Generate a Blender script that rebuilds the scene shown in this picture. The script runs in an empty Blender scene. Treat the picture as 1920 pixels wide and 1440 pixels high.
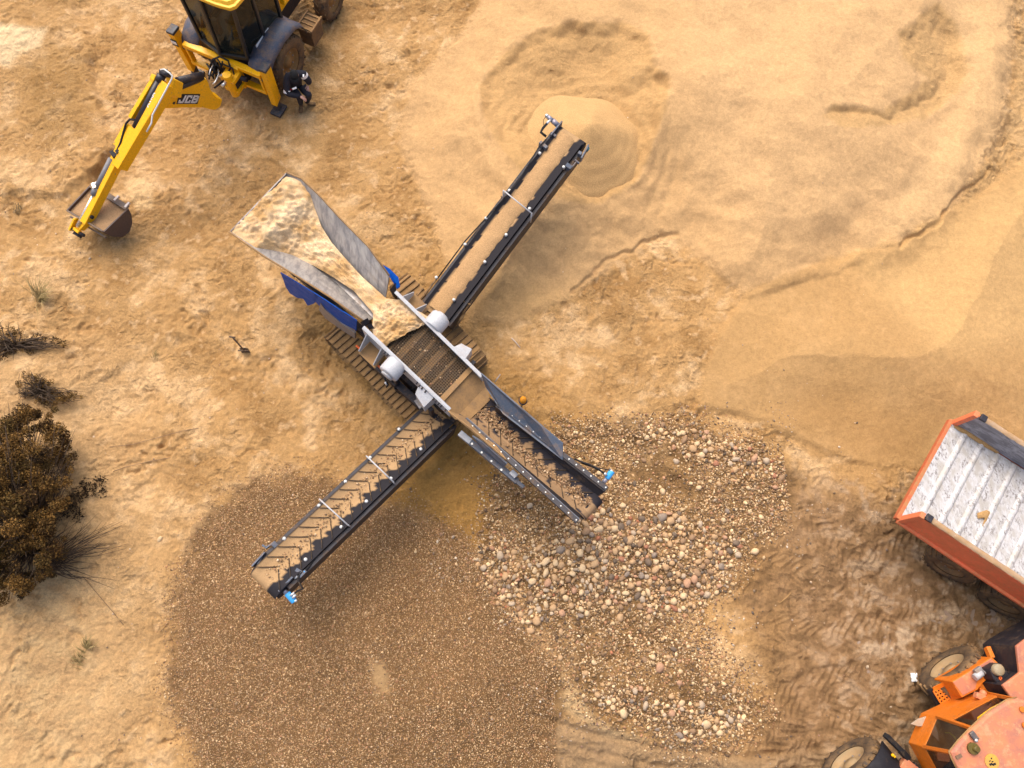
import bpy, bmesh, math, random
import numpy as np
from mathutils import Vector, Matrix
rnd = random.Random(7)
RS = np.random.RandomState(11)
SC = bpy.context.scene
COL = SC.collection

# ------------------------------------------------------------ camera model
F = 1400.0; H = 15.0                      # focal length in pixels of the 1920 px photo, camera height in m
_d = np.array([(900-960)/F, -(1150-720)/F, -1.0]); _d /= np.linalg.norm(_d)
_zc = -_d; _yc = np.array([0, 1, 0.0])-_zc[1]*_zc; _yc /= np.linalg.norm(_yc); _xc = np.cross(_yc, _zc)
RC = np.array([_xc, _yc, _zc])            # camera -> world
CAMP = np.array([0, 0, H])
def ray(px, py): return RC @ np.array([(px-960)/F, (720-py)/F, -1.0])
def P(px, py, h):
    v = ray(px, py); return Vector(CAMP+v*((h-H)/v[2]))
def PV(px, py, A, B):                     # where the sight line meets the upright plane through A and B
    n = np.array([B[1]-A[1], A[0]-B[0], 0.0]); v = ray(px, py)
    t = np.dot(np.array(A)-CAMP, n)/np.dot(v, n); return Vector(CAMP+v*t)
def Qarr(x, y, z):
    w = np.stack([x, y, z-H], -1) @ RC    # = RC^T w
    return 960+F*w[..., 0]/-w[..., 2], 720-F*w[..., 1]/-w[..., 2]

cam = bpy.data.cameras.new('camera'); co = bpy.data.objects.new('camera', cam); COL.objects.link(co)
m = Matrix([list(RC[0])+[0], list(RC[1])+[0], list(RC[2])+[H], [0, 0, 0, 1]]); co.matrix_world = m
cam.sensor_fit = 'HORIZONTAL'; cam.sensor_width = 36; cam.lens = F/1920*36; cam.clip_end = 2000; cam.clip_start = .1
SC.camera = co

# ------------------------------------------------------------ noise
_perm = RS.permutation(256); _perm = np.concatenate([_perm, _perm]); _ang = RS.rand(256)*2*np.pi
_gx = np.cos(_ang); _gy = np.sin(_ang)
def perlin(x, y, seed=0):
    xi = np.floor(x).astype(np.int64); yi = np.floor(y).astype(np.int64); xf = x-xi; yf = y-yi
    u = xf*xf*xf*(xf*(xf*6-15)+10); v = yf*yf*yf*(yf*(yf*6-15)+10)
    def g(ix, iy, fx, fy):
        h = _perm[(_perm[(ix+seed*57) & 255]+iy+seed*13) & 255]; return _gx[h]*fx+_gy[h]*fy
    a = g(xi, yi, xf, yf); b = g(xi+1, yi, xf-1, yf); c = g(xi, yi+1, xf, yf-1); d = g(xi+1, yi+1, xf-1, yf-1)
    return (a+u*(b-a)+v*((c+u*(d-c))-(a+u*(b-a))))*1.5
def fbm(x, y, f=1.0, o=4, seed=0, gain=.5):
    s = 0; a = 1; t = 0
    for i in range(o):
        s = s+a*perlin(x*f, y*f, seed+i); t += a; a *= gain; f *= 2.03
    return s/t
def ridged(x, y, f=1.0, o=3, seed=0):
    s = 0; a = 1; t = 0
    for i in range(o):
        s = s+a*(1-np.abs(perlin(x*f, y*f, seed+i))*1.6); t += a; a *= .5; f *= 2.1
    return s/t
def sstep(a, b, x):
    t = np.clip((x-a)/(b-a), 0, 1); return t*t*(3-2*t)
def sdf(poly, x, y):                      # >0 inside
    p = np.array(poly, float); d = np.full(x.shape, 1e18); ins = np.zeros(x.shape, bool)
    for i in range(len(p)):
        a = p[i]; b = p[(i+1) % len(p)]; e = b-a; wx = x-a[0]; wy = y-a[1]
        t = np.clip((wx*e[0]+wy*e[1])/(e@e+1e-9), 0, 1); d = np.minimum(d, (wx-e[0]*t)**2+(wy-e[1]*t)**2)
        c = ((a[1] <= y) & (y < b[1])) | ((b[1] <= y) & (y < a[1]))
        with np.errstate(divide='ignore', invalid='ignore'):
            xx = a[0]+(y-a[1])*(e[0]/e[1]) if e[1] != 0 else np.full(x.shape, -1e9)
        ins ^= c & (x < xx)
    d = np.sqrt(d); return np.where(ins, d, -d)
def pline(pts, x, y):                     # distance to, length along and signed side of a polyline
    p = np.array(pts, float); D = np.full(x.shape, 1e9); S = np.zeros(x.shape); T = np.zeros(x.shape); L = 0
    for i in range(len(p)-1):
        a = p[i]; e = p[i+1]-a; l = np.hypot(*e); e = e/l; wx = x-a[0]; wy = y-a[1]
        t = np.clip(wx*e[0]+wy*e[1], 0, l); dx = wx-e[0]*t; dy = wy-e[1]*t; d = np.hypot(dx, dy); k = d < D
        D = np.where(k, d, D); S = np.where(k, L+t, S); T = np.where(k, dx*-e[1]+dy*e[0], T); L += l
    return D, S, T

# ------------------------------------------------------------ materials
MATS = {}
class NT:
    def __init__(s, name):
        s.m = bpy.data.materials.new(name); s.m.use_nodes = True; s.t = s.m.node_tree; s.n = s.t.nodes; s.n.clear()
        s.out = s.n.new('ShaderNodeOutputMaterial'); s.b = s.n.new('ShaderNodeBsdfPrincipled'); s.l(s.b.outputs[0], s.out.inputs[0])
        s.co = s.n.new('ShaderNodeTexCoord').outputs['Object']
    def l(s, a, b): s.t.links.new(a, b)
    def noise(s, scale, detail=4, rough=.6, vec=None, dist=0):
        n = s.n.new('ShaderNodeTexNoise'); n.inputs['Scale'].default_value = scale; n.inputs['Detail'].default_value = detail
        n.inputs['Roughness'].default_value = rough; n.inputs['Distortion'].default_value = dist; s.l(vec or s.co, n.inputs['Vector']); return n.outputs['Fac']
    def ramp(s, x, a, b, c0=0, c1=1):
        n = s.n.new('ShaderNodeMapRange'); n.inputs[1].default_value = a; n.inputs[2].default_value = b; n.inputs[3].default_value = c0; n.inputs[4].default_value = c1
        s.l(x, n.inputs[0]); return n.outputs[0]
    def math(s, op, a, b=None):
        n = s.n.new('ShaderNodeMath'); n.operation = op
        for i, v in enumerate((a, b)):
            if v is None: continue
            if isinstance(v, (int, float)): n.inputs[i].default_value = v
            else: s.l(v, n.inputs[i])
        return n.outputs[0]
    def mix(s, f, a, b, bt='MIX'):
        n = s.n.new('ShaderNodeMix'); n.data_type = 'RGBA'; n.blend_type = bt
        for k, v in ((0, f), (6, a), (7, b)):
            if isinstance(v, (int, float)): n.inputs[k].default_value = v
            elif isinstance(v, tuple): n.inputs[k].default_value = v+(1,)
            else: s.l(v, n.inputs[k])
        return n.outputs[2]
    def bump(s, h, dist, strength=1):
        n = s.n.new('ShaderNodeBump'); n.inputs['Distance'].default_value = dist; n.inputs['Strength'].default_value = strength
        s.l(h, n.inputs['Height']); s.l(n.outputs[0], s.b.inputs['Normal'])
    def base(s, c):
        if isinstance(c, tuple): s.b.inputs['Base Color'].default_value = c+(1,)
        else: s.l(c, s.b.inputs['Base Color'])
    def set(s, **k):
        for n, v in k.items():
            i = s.b.inputs[n.replace('_', ' ')]
            if isinstance(v, (int, float)): i.default_value = v
            else: s.l(v, i)
    def attr(s, name, fac=False):
        n = s.n.new('ShaderNodeAttribute'); n.attribute_name = name; return n.outputs['Fac' if fac else 'Color']
DUST = (.36, .21, .085)
def paint(name, col, dust=.4, rough=.45, metal=0., wear=None, dscale=6., spec=.4):
    if name in MATS: return MATS[name]
    t = NT(name)
    n1 = t.noise(dscale, 6, .65); n2 = t.noise(dscale*5, 4, .7)
    g = t.n.new('ShaderNodeNewGeometry').outputs['Normal']; sx = t.n.new('ShaderNodeSeparateXYZ'); t.l(g, sx.inputs[0])
    up = t.ramp(sx.outputs[2], -.3, .9, .35, 1)
    d = t.math('MULTIPLY', t.ramp(t.math('ADD', t.math('MULTIPLY', n1, .7), t.math('MULTIPLY', n2, .3)), .62-.35*dust, .72-.1*dust, 0, min(1, dust*1.3)), up)
    v = t.ramp(n2, .3, .7, .82, 1.1)
    c = t.mix(1.0, col, t.mix(0.0, (1, 1, 1), (1, 1, 1)), 'MULTIPLY') if False else col
    vm = t.n.new('ShaderNodeVectorMath'); vm.operation = 'SCALE'; vm.inputs[0].default_value = col; t.l(v, vm.inputs[3])
    c = vm.outputs[0]
    if wear:
        w = t.ramp(t.noise(14, 5, .75), .60, .66); c = t.mix(w, c, wear)
    c = t.mix(d, c, DUST); t.base(c)
    t.set(Roughness=t.math('ADD', t.math('MULTIPLY', d, .45), t.ramp(n1, .3, .7, rough*.8, min(1, rough*1.25))), Metallic=metal); t.b.inputs['Specular IOR Level'].default_value = spec
    t.bump(n2, .002, .4)
    MATS[name] = t.m; return t.m
def rubber(name, col=(.018, .017, .018), dust=.3): return paint(name, col, dust, .75)
def attr_mat(name, rough=.9, bscale=60, bdist=.006, mott=.25):
    t = NT(name); c = t.attr('Col'); n = t.noise(bscale, 5, .7)
    v = t.ramp(n, .3, .7, 1-mott, 1+mott)
    vm = t.n.new('ShaderNodeVectorMath'); vm.operation = 'SCALE'; t.l(c, vm.inputs[0]); t.l(v, vm.inputs[3])
    t.base(vm.outputs[0]); t.set(Roughness=rough); t.b.inputs['Specular IOR Level'].default_value = .25; t.bump(n, bdist, .8); MATS[name] = t.m; return t.m

# ------------------------------------------------------------ mesh builder
def V(*a): return Vector(a)
class MB:
    def __init__(s, M=None): s.v = []; s.f = []; s.M = M; s.sm = []
    def add(s, vs, fs, smooth=False):
        o = len(s.v)
        for p in vs:
            p = Vector(p); s.v.append(s.M @ p if s.M else p)
        for f in fs: s.f.append([i+o for i in f]); s.sm.append(smooth)
        return s
    def prism(s, a, b, smooth=False):       # two matching loops
        n = len(a); s.add(list(a)+list(b), [list(range(n))[::-1], list(range(n, 2*n))]+[[i, (i+1) % n, n+(i+1) % n, n+i] for i in range(n)]); return s
    def plate(s, pts, off): pts = [Vector(p) for p in pts]; off = Vector(off); return s.prism(pts, [p+off for p in pts])
    def box(s, c, sx, sy, sz, rz=0):
        c = Vector(c); ca, sa = math.cos(rz), math.sin(rz); vs = []
        for z in (-sz/2, sz/2):
            for x, y in ((-1, -1), (1, -1), (1, 1), (-1, 1)):
                X, Y = x*sx/2, y*sy/2; vs.append(c+V(X*ca-Y*sa, X*sa+Y*ca, z))
        return s.prism(vs[:4], vs[4:])
    def bar(s, a, b, w, h, up=(0, 0, 1)):   # box from a to b, w across, h along up (centred)
        a = Vector(a); b = Vector(b); e = (b-a).normalized(); x = e.cross(Vector(up))
        if x.length < 1e-4: x = e.cross(V(1, 0, 0))
        x.normalize(); n = x.cross(e)
        q = [x*w/2*i+n*h/2*j for i, j in ((-1, -1), (1, -1), (1, 1), (-1, 1))]
        return s.prism([a+k for k in q], [b+k for k in q])
    def tube(s, pts, r, n=8, cap=True):
        pts = [Vector(p) for p in pts]; vs = []; fs = []; k = len(pts); up = V(0, 0, 1); px = None
        for i, p in enumerate(pts):
            e = (pts[min(i+1, k-1)]-pts[max(i-1, 0)]).normalized()
            x = e.cross(up) if px is None else (px-e*px.dot(e))
            if x.length < 1e-3: x = e.cross(V(1, 0, 0))
            x.normalize(); px = x; y = e.cross(x); rr = r[i] if isinstance(r, (list, tuple)) else r
            for j in range(n):
                a = 2*math.pi*j/n; vs.append(p+x*math.cos(a)*rr+y*math.sin(a)*rr)
        for i in range(k-1):
            for j in range(n): fs.append([i*n+j, i*n+(j+1) % n, (i+1)*n+(j+1) % n, (i+1)*n+j])
        o = len(s.v); s.add(vs, fs, True)
        if cap: s.add([], []); s.f += [[o+j for j in range(n)][::-1], [o+(k-1)*n+j for j in range(n)]]; s.sm += [False, False]
        return s
    def cyl(s, a, b, r, n=16, r2=None): return s.tube([a, b], [r, r if r2 is None else r2], n)
    def ball(s, c, r, sx=1, sy=1, sz=1, n=12):
        c = Vector(c); vs = [c+V(0, 0, r*sz)]; fs = []; m = n//2
        for i in range(1, m):
            t = math.pi*i/m
            for j in range(n): a = 2*math.pi*j/n; vs.append(c+V(r*sx*math.sin(t)*math.cos(a), r*sy*math.sin(t)*math.sin(a), r*sz*math.cos(t)))
        vs.append(c-V(0, 0, r*sz)); L = len(vs)-1
        for j in range(n): fs.append([0, 1+j, 1+(j+1) % n]); fs.append([L, L-n+(j+1) % n, L-n+j])
        for i in range(m-2):
            for j in range(n): fs.append([1+i*n+j, 1+(i+1)*n+j, 1+(i+1)*n+(j+1) % n, 1+i*n+(j+1) % n])
        return s.add(vs, fs, True)
    def rev(s, c, axis, prof, n=36):        # prof: (offset along axis, radius)
        c = Vector(c); ax = Vector(axis).normalized(); x = ax.cross(V(0, 0, 1))
        if x.length < 1e-3: x = V(1, 0, 0)
        x.normalize(); y = ax.cross(x); vs = []; fs = []; k = len(prof)
        for (o, r) in prof:
            for j in range(n): a = 2*math.pi*j/n; vs.append(c+ax*o+(x*math.cos(a)+y*math.sin(a))*r)
        for i in range(k-1):
            for j in range(n): fs.append([i*n+j, i*n+(j+1) % n, (i+1)*n+(j+1) % n, (i+1)*n+j])
        return s.add(vs, fs, True)
    def grid(s, rows, smooth=True):
        r = len(rows); c = len(rows[0]); return s.add([p for q in rows for p in q], [[i*c+j, i*c+j+1, (i+1)*c+j+1, (i+1)*c+j] for i in range(r-1) for j in range(c-1)], smooth)
    def build(s, name, mat, parent=None, bevel=0, cols=None, solid=0):
        me = bpy.data.meshes.new(name); root = parent
        while root is not None and root.parent is not None: root = root.parent
        o0 = Vector(root.location) if root is not None else Vector((0, 0, 0))
        if parent is None and s.v:
            xs = [p.x for p in s.v]; ys = [p.y for p in s.v]; zs = [p.z for p in s.v]
            o0 = V((min(xs)+max(xs))/2, (min(ys)+max(ys))/2, min(zs))
        me.from_pydata([p-o0 for p in s.v], [], s.f); me.polygons.foreach_set('use_smooth', s.sm)
        bm = bmesh.new(); bm.from_mesh(me); bmesh.ops.recalc_face_normals(bm, faces=bm.faces); bm.to_mesh(me); bm.free()
        me.materials.append(mat)
        if cols is not None:
            a = me.color_attributes.new('Col', 'FLOAT_COLOR', 'POINT'); a.data.foreach_set('color', np.array([tuple(c)+(1.0,) for c in cols], np.float32).ravel())
        o = bpy.data.objects.new(name, me); COL.objects.link(o)
        if parent is not None: o.parent = parent
        else: o.location = o0
        if bevel:
            b = o.modifiers.new('edge', 'BEVEL'); b.width = bevel; b.segments = 2; b.limit_method = 'ANGLE'; b.angle_limit = .7
        if solid:
            b = o.modifiers.new('thick', 'SOLIDIFY'); b.thickness = solid; b.offset = 0
        return o
def _parts(s):
    p = list(range(len(s.v)))
    def r(i):
        while p[i] != i: p[i] = p[p[i]]; i = p[i]
        return i
    for f in s.f:
        for i in f[1:]: p[r(i)] = r(f[0])
    g = {}
    for f, k in zip(s.f, s.sm): g.setdefault(r(f[0]), []).append((f, k))
    for fs in g.values():
        m = MB(); ix = {}
        for f, k in fs:
            for i in f:
                if i not in ix: ix[i] = len(m.v); m.v.append(s.v[i])
            m.f.append([ix[i] for i in f]); m.sm.append(k)
        yield m
def build_each(s, name, mat, parent, bevel=0):
    for m in _parts(s): o = m.build(name, mat, parent, bevel)
    return o
MB.build_each = build_each
def tag(o, label, cat, group=None, kind=None):
    if label: o['label'] = label
    if cat: o['category'] = cat
    if group: o['group'] = group
    if kind: o['kind'] = kind
    return o
def thing(name, loc, label, cat, group=None):
    o = bpy.data.objects.new(name, None); COL.objects.link(o); o.location = loc; o.empty_display_size = .3; return tag(o, label, cat, group)
def npmesh(name, verts, faces, mat, cols=None, smooth=True, loc=(0, 0, 0), parent=None):
    me = bpy.data.meshes.new(name); verts = np.asarray(verts, np.float32)-np.array(loc, np.float32); faces = np.asarray(faces, np.int32); k = faces.shape[1]
    me.vertices.add(len(verts)); me.vertices.foreach_set('co', verts.ravel()); me.loops.add(faces.size); me.loops.foreach_set('vertex_index', faces.ravel())
    me.polygons.add(len(faces)); me.polygons.foreach_set('loop_start', np.arange(0, faces.size, k, dtype=np.int32))
    me.polygons.foreach_set('use_smooth', np.full(len(faces), smooth)); me.update(calc_edges=True); me.validate()
    if cols is not None:
        a = me.color_attributes.new('Col', 'FLOAT_COLOR', 'POINT'); c = np.ones((len(verts), 4), np.float32); c[:, :3] = cols; a.data.foreach_set('color', c.ravel())
    me.materials.append(mat); o = bpy.data.objects.new(name, me); COL.objects.link(o); o.location = loc
    if parent is not None: o.parent = parent
    return o
def lerp(a, b, t): return a+(b-a)*t
# ------------------------------------------------------------ ground: one height field
PILE = [(745, 270), (766, 160), (850, 75), (895, 5), (960, -160), (1890, -160), (1905, 60), (1880, 250), (1790, 390), (1680, 462), (1560, 520), (1400, 560), (1290, 470), (1235, 440), (1180, 478), (1070, 560), (960, 610), (880, 600), (848, 540), (810, 420)]
CRAT = [(898, 165), (915, 130), (960, 85), (1010, 55), (1080, 38), (1130, 44), (1165, 38), (1215, 60), (1225, 120), (1258, 145), (1255, 190), (1220, 290), (1190, 345), (1110, 388), (1040, 372), (985, 330), (940, 280), (905, 215)]
CRAT2 = [(1680, 62), (1760, 0), (1805, 50), (1822, 120), (1800, 170), (1740, 222), (1660, 238), (1580, 242), (1535, 215), (1560, 195), (1660, 205), (1735, 150), (1690, 110)]
FAN = [(1305, 762), (1318, 690), (1345, 620), (1400, 540), (1560, 480), (1690, 450), (1990, 260), (1990, 880), (1830, 850), (1740, 880), (1640, 880), (1530, 845), (1430, 800), (1360, 780)]
GRAV = [(505, 905), (425, 950), (380, 1010), (345, 1100), (332, 1200), (335, 1330), (375, 1400), (395, 1500), (430, 1900), (1000, 1900), (1030, 1500), (1040, 1330), (1045, 1240), (985, 1180), (930, 1120), (885, 1050), (868, 1020), (780, 968), (710, 950), (650, 930), (600, 905)]
MUD = [(1390, 905), (1500, 880), (1680, 930), (1760, 900), (1990, 1000), (1990, 1500), (1020, 1500), (1040, 1330), (1150, 1380), (1380, 1400), (1430, 1300), (1400, 1180), (1340, 1100), (1400, 1010), (1450, 950)]
DAMP = [(700, 880), (760, 800), (850, 790), (940, 870), (935, 900), (915, 960), (945, 990), (930, 1020), (890, 1035), (870, 1015), (790, 965), (700, 940)]
def fpx(px, py, x, y):                     # gross relief, from where things stand in the picture
    wx = px+fbm(x, y, 1.1, 3, 40)*22; wy = py+fbm(x, y, 1.1, 3, 44)*22
    h = .16*fbm(x, y, .33, 3, 3)
    sp = sdf(PILE, wx, wy); h = h+.50*sstep(-10, 190, sp)+.35*sstep(120, 420, sp)+.05*sstep(-4, 12, sp)
    sc = sdf(CRAT, wx, wy); h = h-.20*sstep(-5, 26, sc)-.30*sstep(10, 110, sc)
    s2 = sdf(CRAT2, wx, wy); h = h-.24*sstep(-4, 44, s2)
    sf = sdf(FAN, px+fbm(x, y, .8, 3, 50)*14, py+fbm(x, y, .8, 3, 51)*14); h = h+.07*sstep(-3, 16, sf)+.50*sstep(0, 260, sf)
    sg = sdf(GRAV, wx, wy); h = h+.75*sstep(-10, 330, sg)+.06*sstep(-6, 18, sg)
    r = np.hypot((px-1130)/330, (py-1015)/200); h = h+.34*sstep(1.0, .1, r)
    r2 = np.hypot((px-1230)/210, (py-1270)/150); h = h+.22*sstep(1.0, .2, r2)
    d, s, t = pline([(1850, -160), (1868, 60), (1852, 200), (1800, 320), (1720, 415), (1640, 470)], wx, wy); h = h+.20*sstep(70, 0, d)
    # left bank and scarps
    d, s, t = pline([(120, -40), (165, 70), (185, 190), (205, 280), (190, 330)], wx, wy); h = h+.16*sstep(-16, 16, t)*sstep(150, 20, d)
    d, s, t = pline([(215, 290), (150, 350), (80, 370), (-40, 350)], wx, wy); h = h+.12*sstep(-14, 14, t)*sstep(120, 10, d)
    d, s, t = pline([(-40, 700), (90, 770), (190, 720), (330, 640)], wx, wy); h = h-.05*sstep(-14, 14, t)*sstep(160, 10, d)
    h = h+.5*sstep(300, -100, px)*sstep(560, 760, py)
    # ruts along the tracked machine
    d, s, t = pline([(590, 640), (680, 740), (790, 850)], wx, wy); h = h-.13*sstep(26, 4, d)+.06*sstep(26, 30, d)*sstep(52, 34, d)
    d, s, t = pline([(925, 700), (1000, 770), (1100, 790)], wx, wy); h = h+.05*sstep(16, 2, d)
    d, s, t = pline([(1075, 545), (1120, 505), (1200, 460), (1270, 440)], wx, wy); h = h-.07*sstep(6, 0, d)
    d, s, t = pline([(1690, 460), (1750, 420), (1800, 370), (1850, 320)], wx, wy); h = h-.08*sstep(7, 0, d)
    # curved terraces left on the pile by earlier discharge
    d, s, t = pline([(890, 175), (890, 250), (930, 330), (985, 390), (1040, 420)], wx, wy); h = h+.05*sstep(24, 0, d)
    return h
def herring(D, S, T, w, pitch, ang=1.0, seed=0):
    return np.where(D < w, 1, 0)*(sstep(w, w*.9, D))*np.maximum(0, np.sin(2*np.pi*(S-np.abs(T)*ang)/pitch))
def detail(px, py, x, y):                  # lumps, tracks: returns height, smooth mask
    pile = sstep(-10, 30, sdf(PILE, px, py)); fan = sstep(-6, 20, sdf(FAN, px, py)); grav = sstep(-6, 10, sdf(GRAV, px, py))
    mud = sstep(-20, 60, sdf(MUD, px, py)); sm = np.clip(np.maximum(pile, fan)+grav, 0, 1)
    wxx = x+.25*fbm(x, y, 1.7, 3, 60); wyy = y+.25*fbm(x, y, 1.7, 3, 61)
    zone = sstep(-.25, .35, fbm(x, y, .45, 3, 70))
    clod = (ridged(wxx, wyy, 1.9, 4, 20)-.55)
    tramp = sstep(.1, .55, fbm(wxx, wyy, 3.4, 2, 25))
    fine = ridged(wxx+.05*fbm(x, y, 6, 2, 26), wyy, 4.6, 3, 27)-.55; foot = sstep(.34, .46, perlin(wxx*4.2, wyy*4.2, 28))+.7*sstep(.38, .48, perlin(wxx*7.5, wyy*7.5, 29)); zo2 = sstep(-.2, .3, fbm(x, y, 1.1, 3, 71))
    h = (1-sm)*(.045*clod*(.4+.8*zone)-.030*tramp*zone+.034*fine*(.35+.9*zo2)+.05*zo2*fbm(x*.5+y*.45, (y-x*.9)*2.2, .8, 3, 73)-.055*foot*(.25+.75*zone)*zo2+.022*fbm(x, y, 9, 3, 30)+.012*(ridged(x, y, 13, 2, 31)-.5)-.016*sstep(.25, .5, perlin(x*16, y*16, 32))*zo2)
    cr = sstep(0, 20, sdf(CRAT, px, py)); c2 = sstep(0, 20, sdf(CRAT2, px, py))
    h = h+sm*(1-grav)*(.020*fbm(wxx, wyy, 1.6, 4, 33)+.008*fbm(x, y, 11, 3, 34)+.006*fbm(x, y, 24, 2, 35))
    h = h+np.maximum(cr, c2)*.03*(ridged(wxx, wyy, 2.3, 4, 36)-.5)
    lump = sstep(.18, .5, fbm(x, y, .9, 2, 80)); h = h+sm*(1-grav)*lump*.022*(ridged(wxx, wyy, 3.5, 3, 38)-.5)
    # slip lines round the discharge point
    r = np.hypot(x-CX, y-CY); h = h+pile*(.15*fbm(x, y, .34, 2, 37)+.10*fbm(x+.4*y, y, .9, 2, 42))+pile*.013*np.sin(r*22+5*fbm(x, y, .8, 2, 39))*sstep(3.9, 1.2, r)*sstep(.0, .5, perlin(x*.9, y*.9, 41)+.3)
    # wheel tracks
    for pts, w, pit in TRK:
        D, S, T = pline([P(a, b, 0)[:2] for a, b in pts], x+.09*fbm(x, y, 1.6, 3, 90), y+.09*fbm(x, y, 1.6, 3, 91))
        k = sstep(w*1.25, w*.85, D); br = sstep(-.5, .1, fbm(x, y, 1.5, 3, 92)); h = h*(1-.5*k)-.03*k*br+.034*herring(D, S+.05*fbm(x, y, 3, 2, 93), T, w, pit, 1.1)*br+.016*sstep(w*1.5, w*1.2, D)*sstep(w*.9, w*1.1, D)*br
    h = h+mud*(.022*fbm(wxx, wyy, 3, 4, 95)+.010*(ridged(wxx, wyy, 6, 2, 96)-.5)-.018*sstep(.2, .45, perlin(wxx*5, wyy*5, 97)))
    # smooth arcs at the bottom edge where a loader turned
    for o in (0, 34, 58):
        D, S, T = pline([P(a, b+o, 0)[:2] for a, b in ((1000, 1340), (1100, 1375), (1230, 1402), (1400, 1420), (1560, 1400))], x, y); h = h-.045*sstep(.11, .0, D)
    # cleat print left by the tracks
    D, S, T = pline([P(800, 790, 0)[:2], P(960, 950, 0)[:2]], x, y); h = h-.03*sstep(.30, .24, D)*(.4+.6*sstep(-.2, .4, np.sin(S*2*np.pi/.17)))*sstep(.55, .8, S)
    return h
TRK = [([(585, -40), (572, 60), (560, 130)], .26, .17), ([(650, -60), (612, 20), (600, 60)], .2, .2),
       ([(1450, 1180), (1560, 1200), (1690, 1170), (1760, 1140)], .30, .17), ([(1440, 1330), (1540, 1290), (1660, 1260), (1780, 1180)], .32, .18),
       ([(1500, 1440), (1560, 1370), (1660, 1330), (1760, 1260)], .30, .17), ([(1440, 1060), (1540, 1080), (1650, 1060), (1740, 1010)], .30, .17),
       ([(1330, 1440), (1430, 1400), (1500, 1340), (1580, 1310)], .28, .17), ([(1480, 950), (1560, 1000), (1640, 1120), (1700, 1260)], .28, .18),
       ([(200, -40), (330, 40), (345, 130), (330, 200)], .24, .2), ([(1895, 60), (1960, 10), (2020, -40)], .25, .2)]
CX, CY = P(1106, 226, 1.25)[:2]            # where the sand falls
def axis_pts(a, b, step, far):
    c = np.arange(a, b+1e-6, step); o = []; s = step; p = 0
    while p < far: s *= 1.18; p += s; o.append(p)
    o = np.array(o); return np.concatenate([a-o[::-1], c, b+o])
gxs = axis_pts(-13.4, 15.0, .027, 220); gys = axis_pts(-3.3, 16.2, .027, 220)
X, Y = np.meshgrid(gxs, gys)
Z = np.zeros_like(X)
lo = (slice(None, None, 4), slice(None, None, 4))
def clampx(px, py): return np.clip(px, -500, 2420), np.clip(py, -400, 1740)
# solve z = f(pixel(x,y,z)) on a coarse grid first, then on the fine one
for it in range(5): 
    a, b = clampx(*Qarr(X[lo], Y[lo], np.minimum(Z[lo], 5))) if it else clampx(*Qarr(X[lo], Y[lo], Z[lo]))
    Z[lo] = .3*Z[lo]+.7*fpx(a, b, X[lo], Y[lo])
zc_ = Z[lo]; xi_ = np.interp(gxs, gxs[::4], np.arange(zc_.shape[1])); yi_ = np.interp(gys, gys[::4], np.arange(zc_.shape[0]))
def bilin(A, fy, fx):
    i = np.clip(np.floor(fy).astype(int), 0, A.shape[0]-2); j = np.clip(np.floor(fx).astype(int), 0, A.shape[1]-2); u = np.clip(fx-j, 0, 1); v = np.clip(fy-i, 0, 1)
    return A[i, j]*(1-u)*(1-v)+A[i, j+1]*u*(1-v)+A[i+1, j]*(1-u)*v+A[i+1, j+1]*u*v
FY, FX = np.meshgrid(yi_, xi_, indexing='ij'); Z = bilin(zc_, FY, FX)
for it in range(2):
    a, b = clampx(*Qarr(X, Y, np.minimum(Z, 4))); Z = .2*Z+.8*fpx(a, b, X, Y)
# level pads under the machines
def pad(cx, cy, r, z):
    global Z
    k = sstep(r*1.5, r*.7, np.hypot(X-cx, Y-cy)); Z = Z*(1-k)+z*k
PLC = P(765, 680, 0); pad(PLC.x, PLC.y, 1.7, 0.0)
pad(-5.4, 12.6, 2.2, 0.0); pad(-4.15, 11.4, .5, 0); pad(-8.2, 8.1, .8, 0.02); pad(9.6, 1.4, 1.9, 0.0); pad(10.6, 1.3, 1.9, 0); pad(8.2, -2.2, 2.2, 0.0)
PX, PY = clampx(*Qarr(X, Y, np.minimum(Z, 4)))
Z = Z+detail(PX, PY, X, Y)
inview = (X > -13.4) & (X < 15) & (Y > -3.3) & (Y < 16.2)
def G(x, y):
    fx = np.interp(x, gxs, np.arange(len(gxs))); fy = np.interp(y, gys, np.arange(len(gys)))
    r = bilin(Z, np.atleast_1d(np.asarray(fy, float)), np.atleast_1d(np.asarray(fx, float))); return r if np.ndim(x) else float(r[0])
def PG(px, py):                            # pixel -> point on the ground
    h = 0.
    for _ in range(12):
        p = P(px, py, h); h = .4*h+.6*G(p.x, p.y)
    p = P(px, py, h); return Vector((p.x, p.y, G(p.x, p.y)))
# ---- colours (differences of the soil: dry pale crust, fresh sand, damp sand, mud, gravel bed; plus sky reflection painted on the wet mud)
PX, PY = clampx(*Qarr(X, Y, np.minimum(Z, 4)))
n1 = fbm(X, Y, .8, 4, 100); n2 = fbm(X+.3*n1, Y, 3.1, 4, 110); n3 = fbm(X, Y, 9, 3, 120)
C = np.zeros(X.shape+(3,))
def lay(c, mk): 
    global C
    C = C*(1-mk[..., None])+np.array(c)*mk[..., None]
def reg(poly, a, b, warp=20): return sstep(a, b, sdf(poly, PX+n1*warp+n2*warp*.5, PY+n2*warp))
SAND = (.455, .272, .120); PALE = (.60, .40, .225); DAMPC = (.29, .155, .055); FRESH = (.515, .325, .166)
C[:] = SAND
lay(PALE, .75*sstep(-.05, .45, n1+.6*n2)); lay(DAMPC, .62*sstep(.05, .40, -n1+.75*n2+.25*n3)); lay((.66, .46, .28), .45*sstep(.22, .42, n2+.4*n3)); lay(PALE, .5*sstep(.25, .6, fbm(X, Y, 1.9, 4, 130)))
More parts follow.
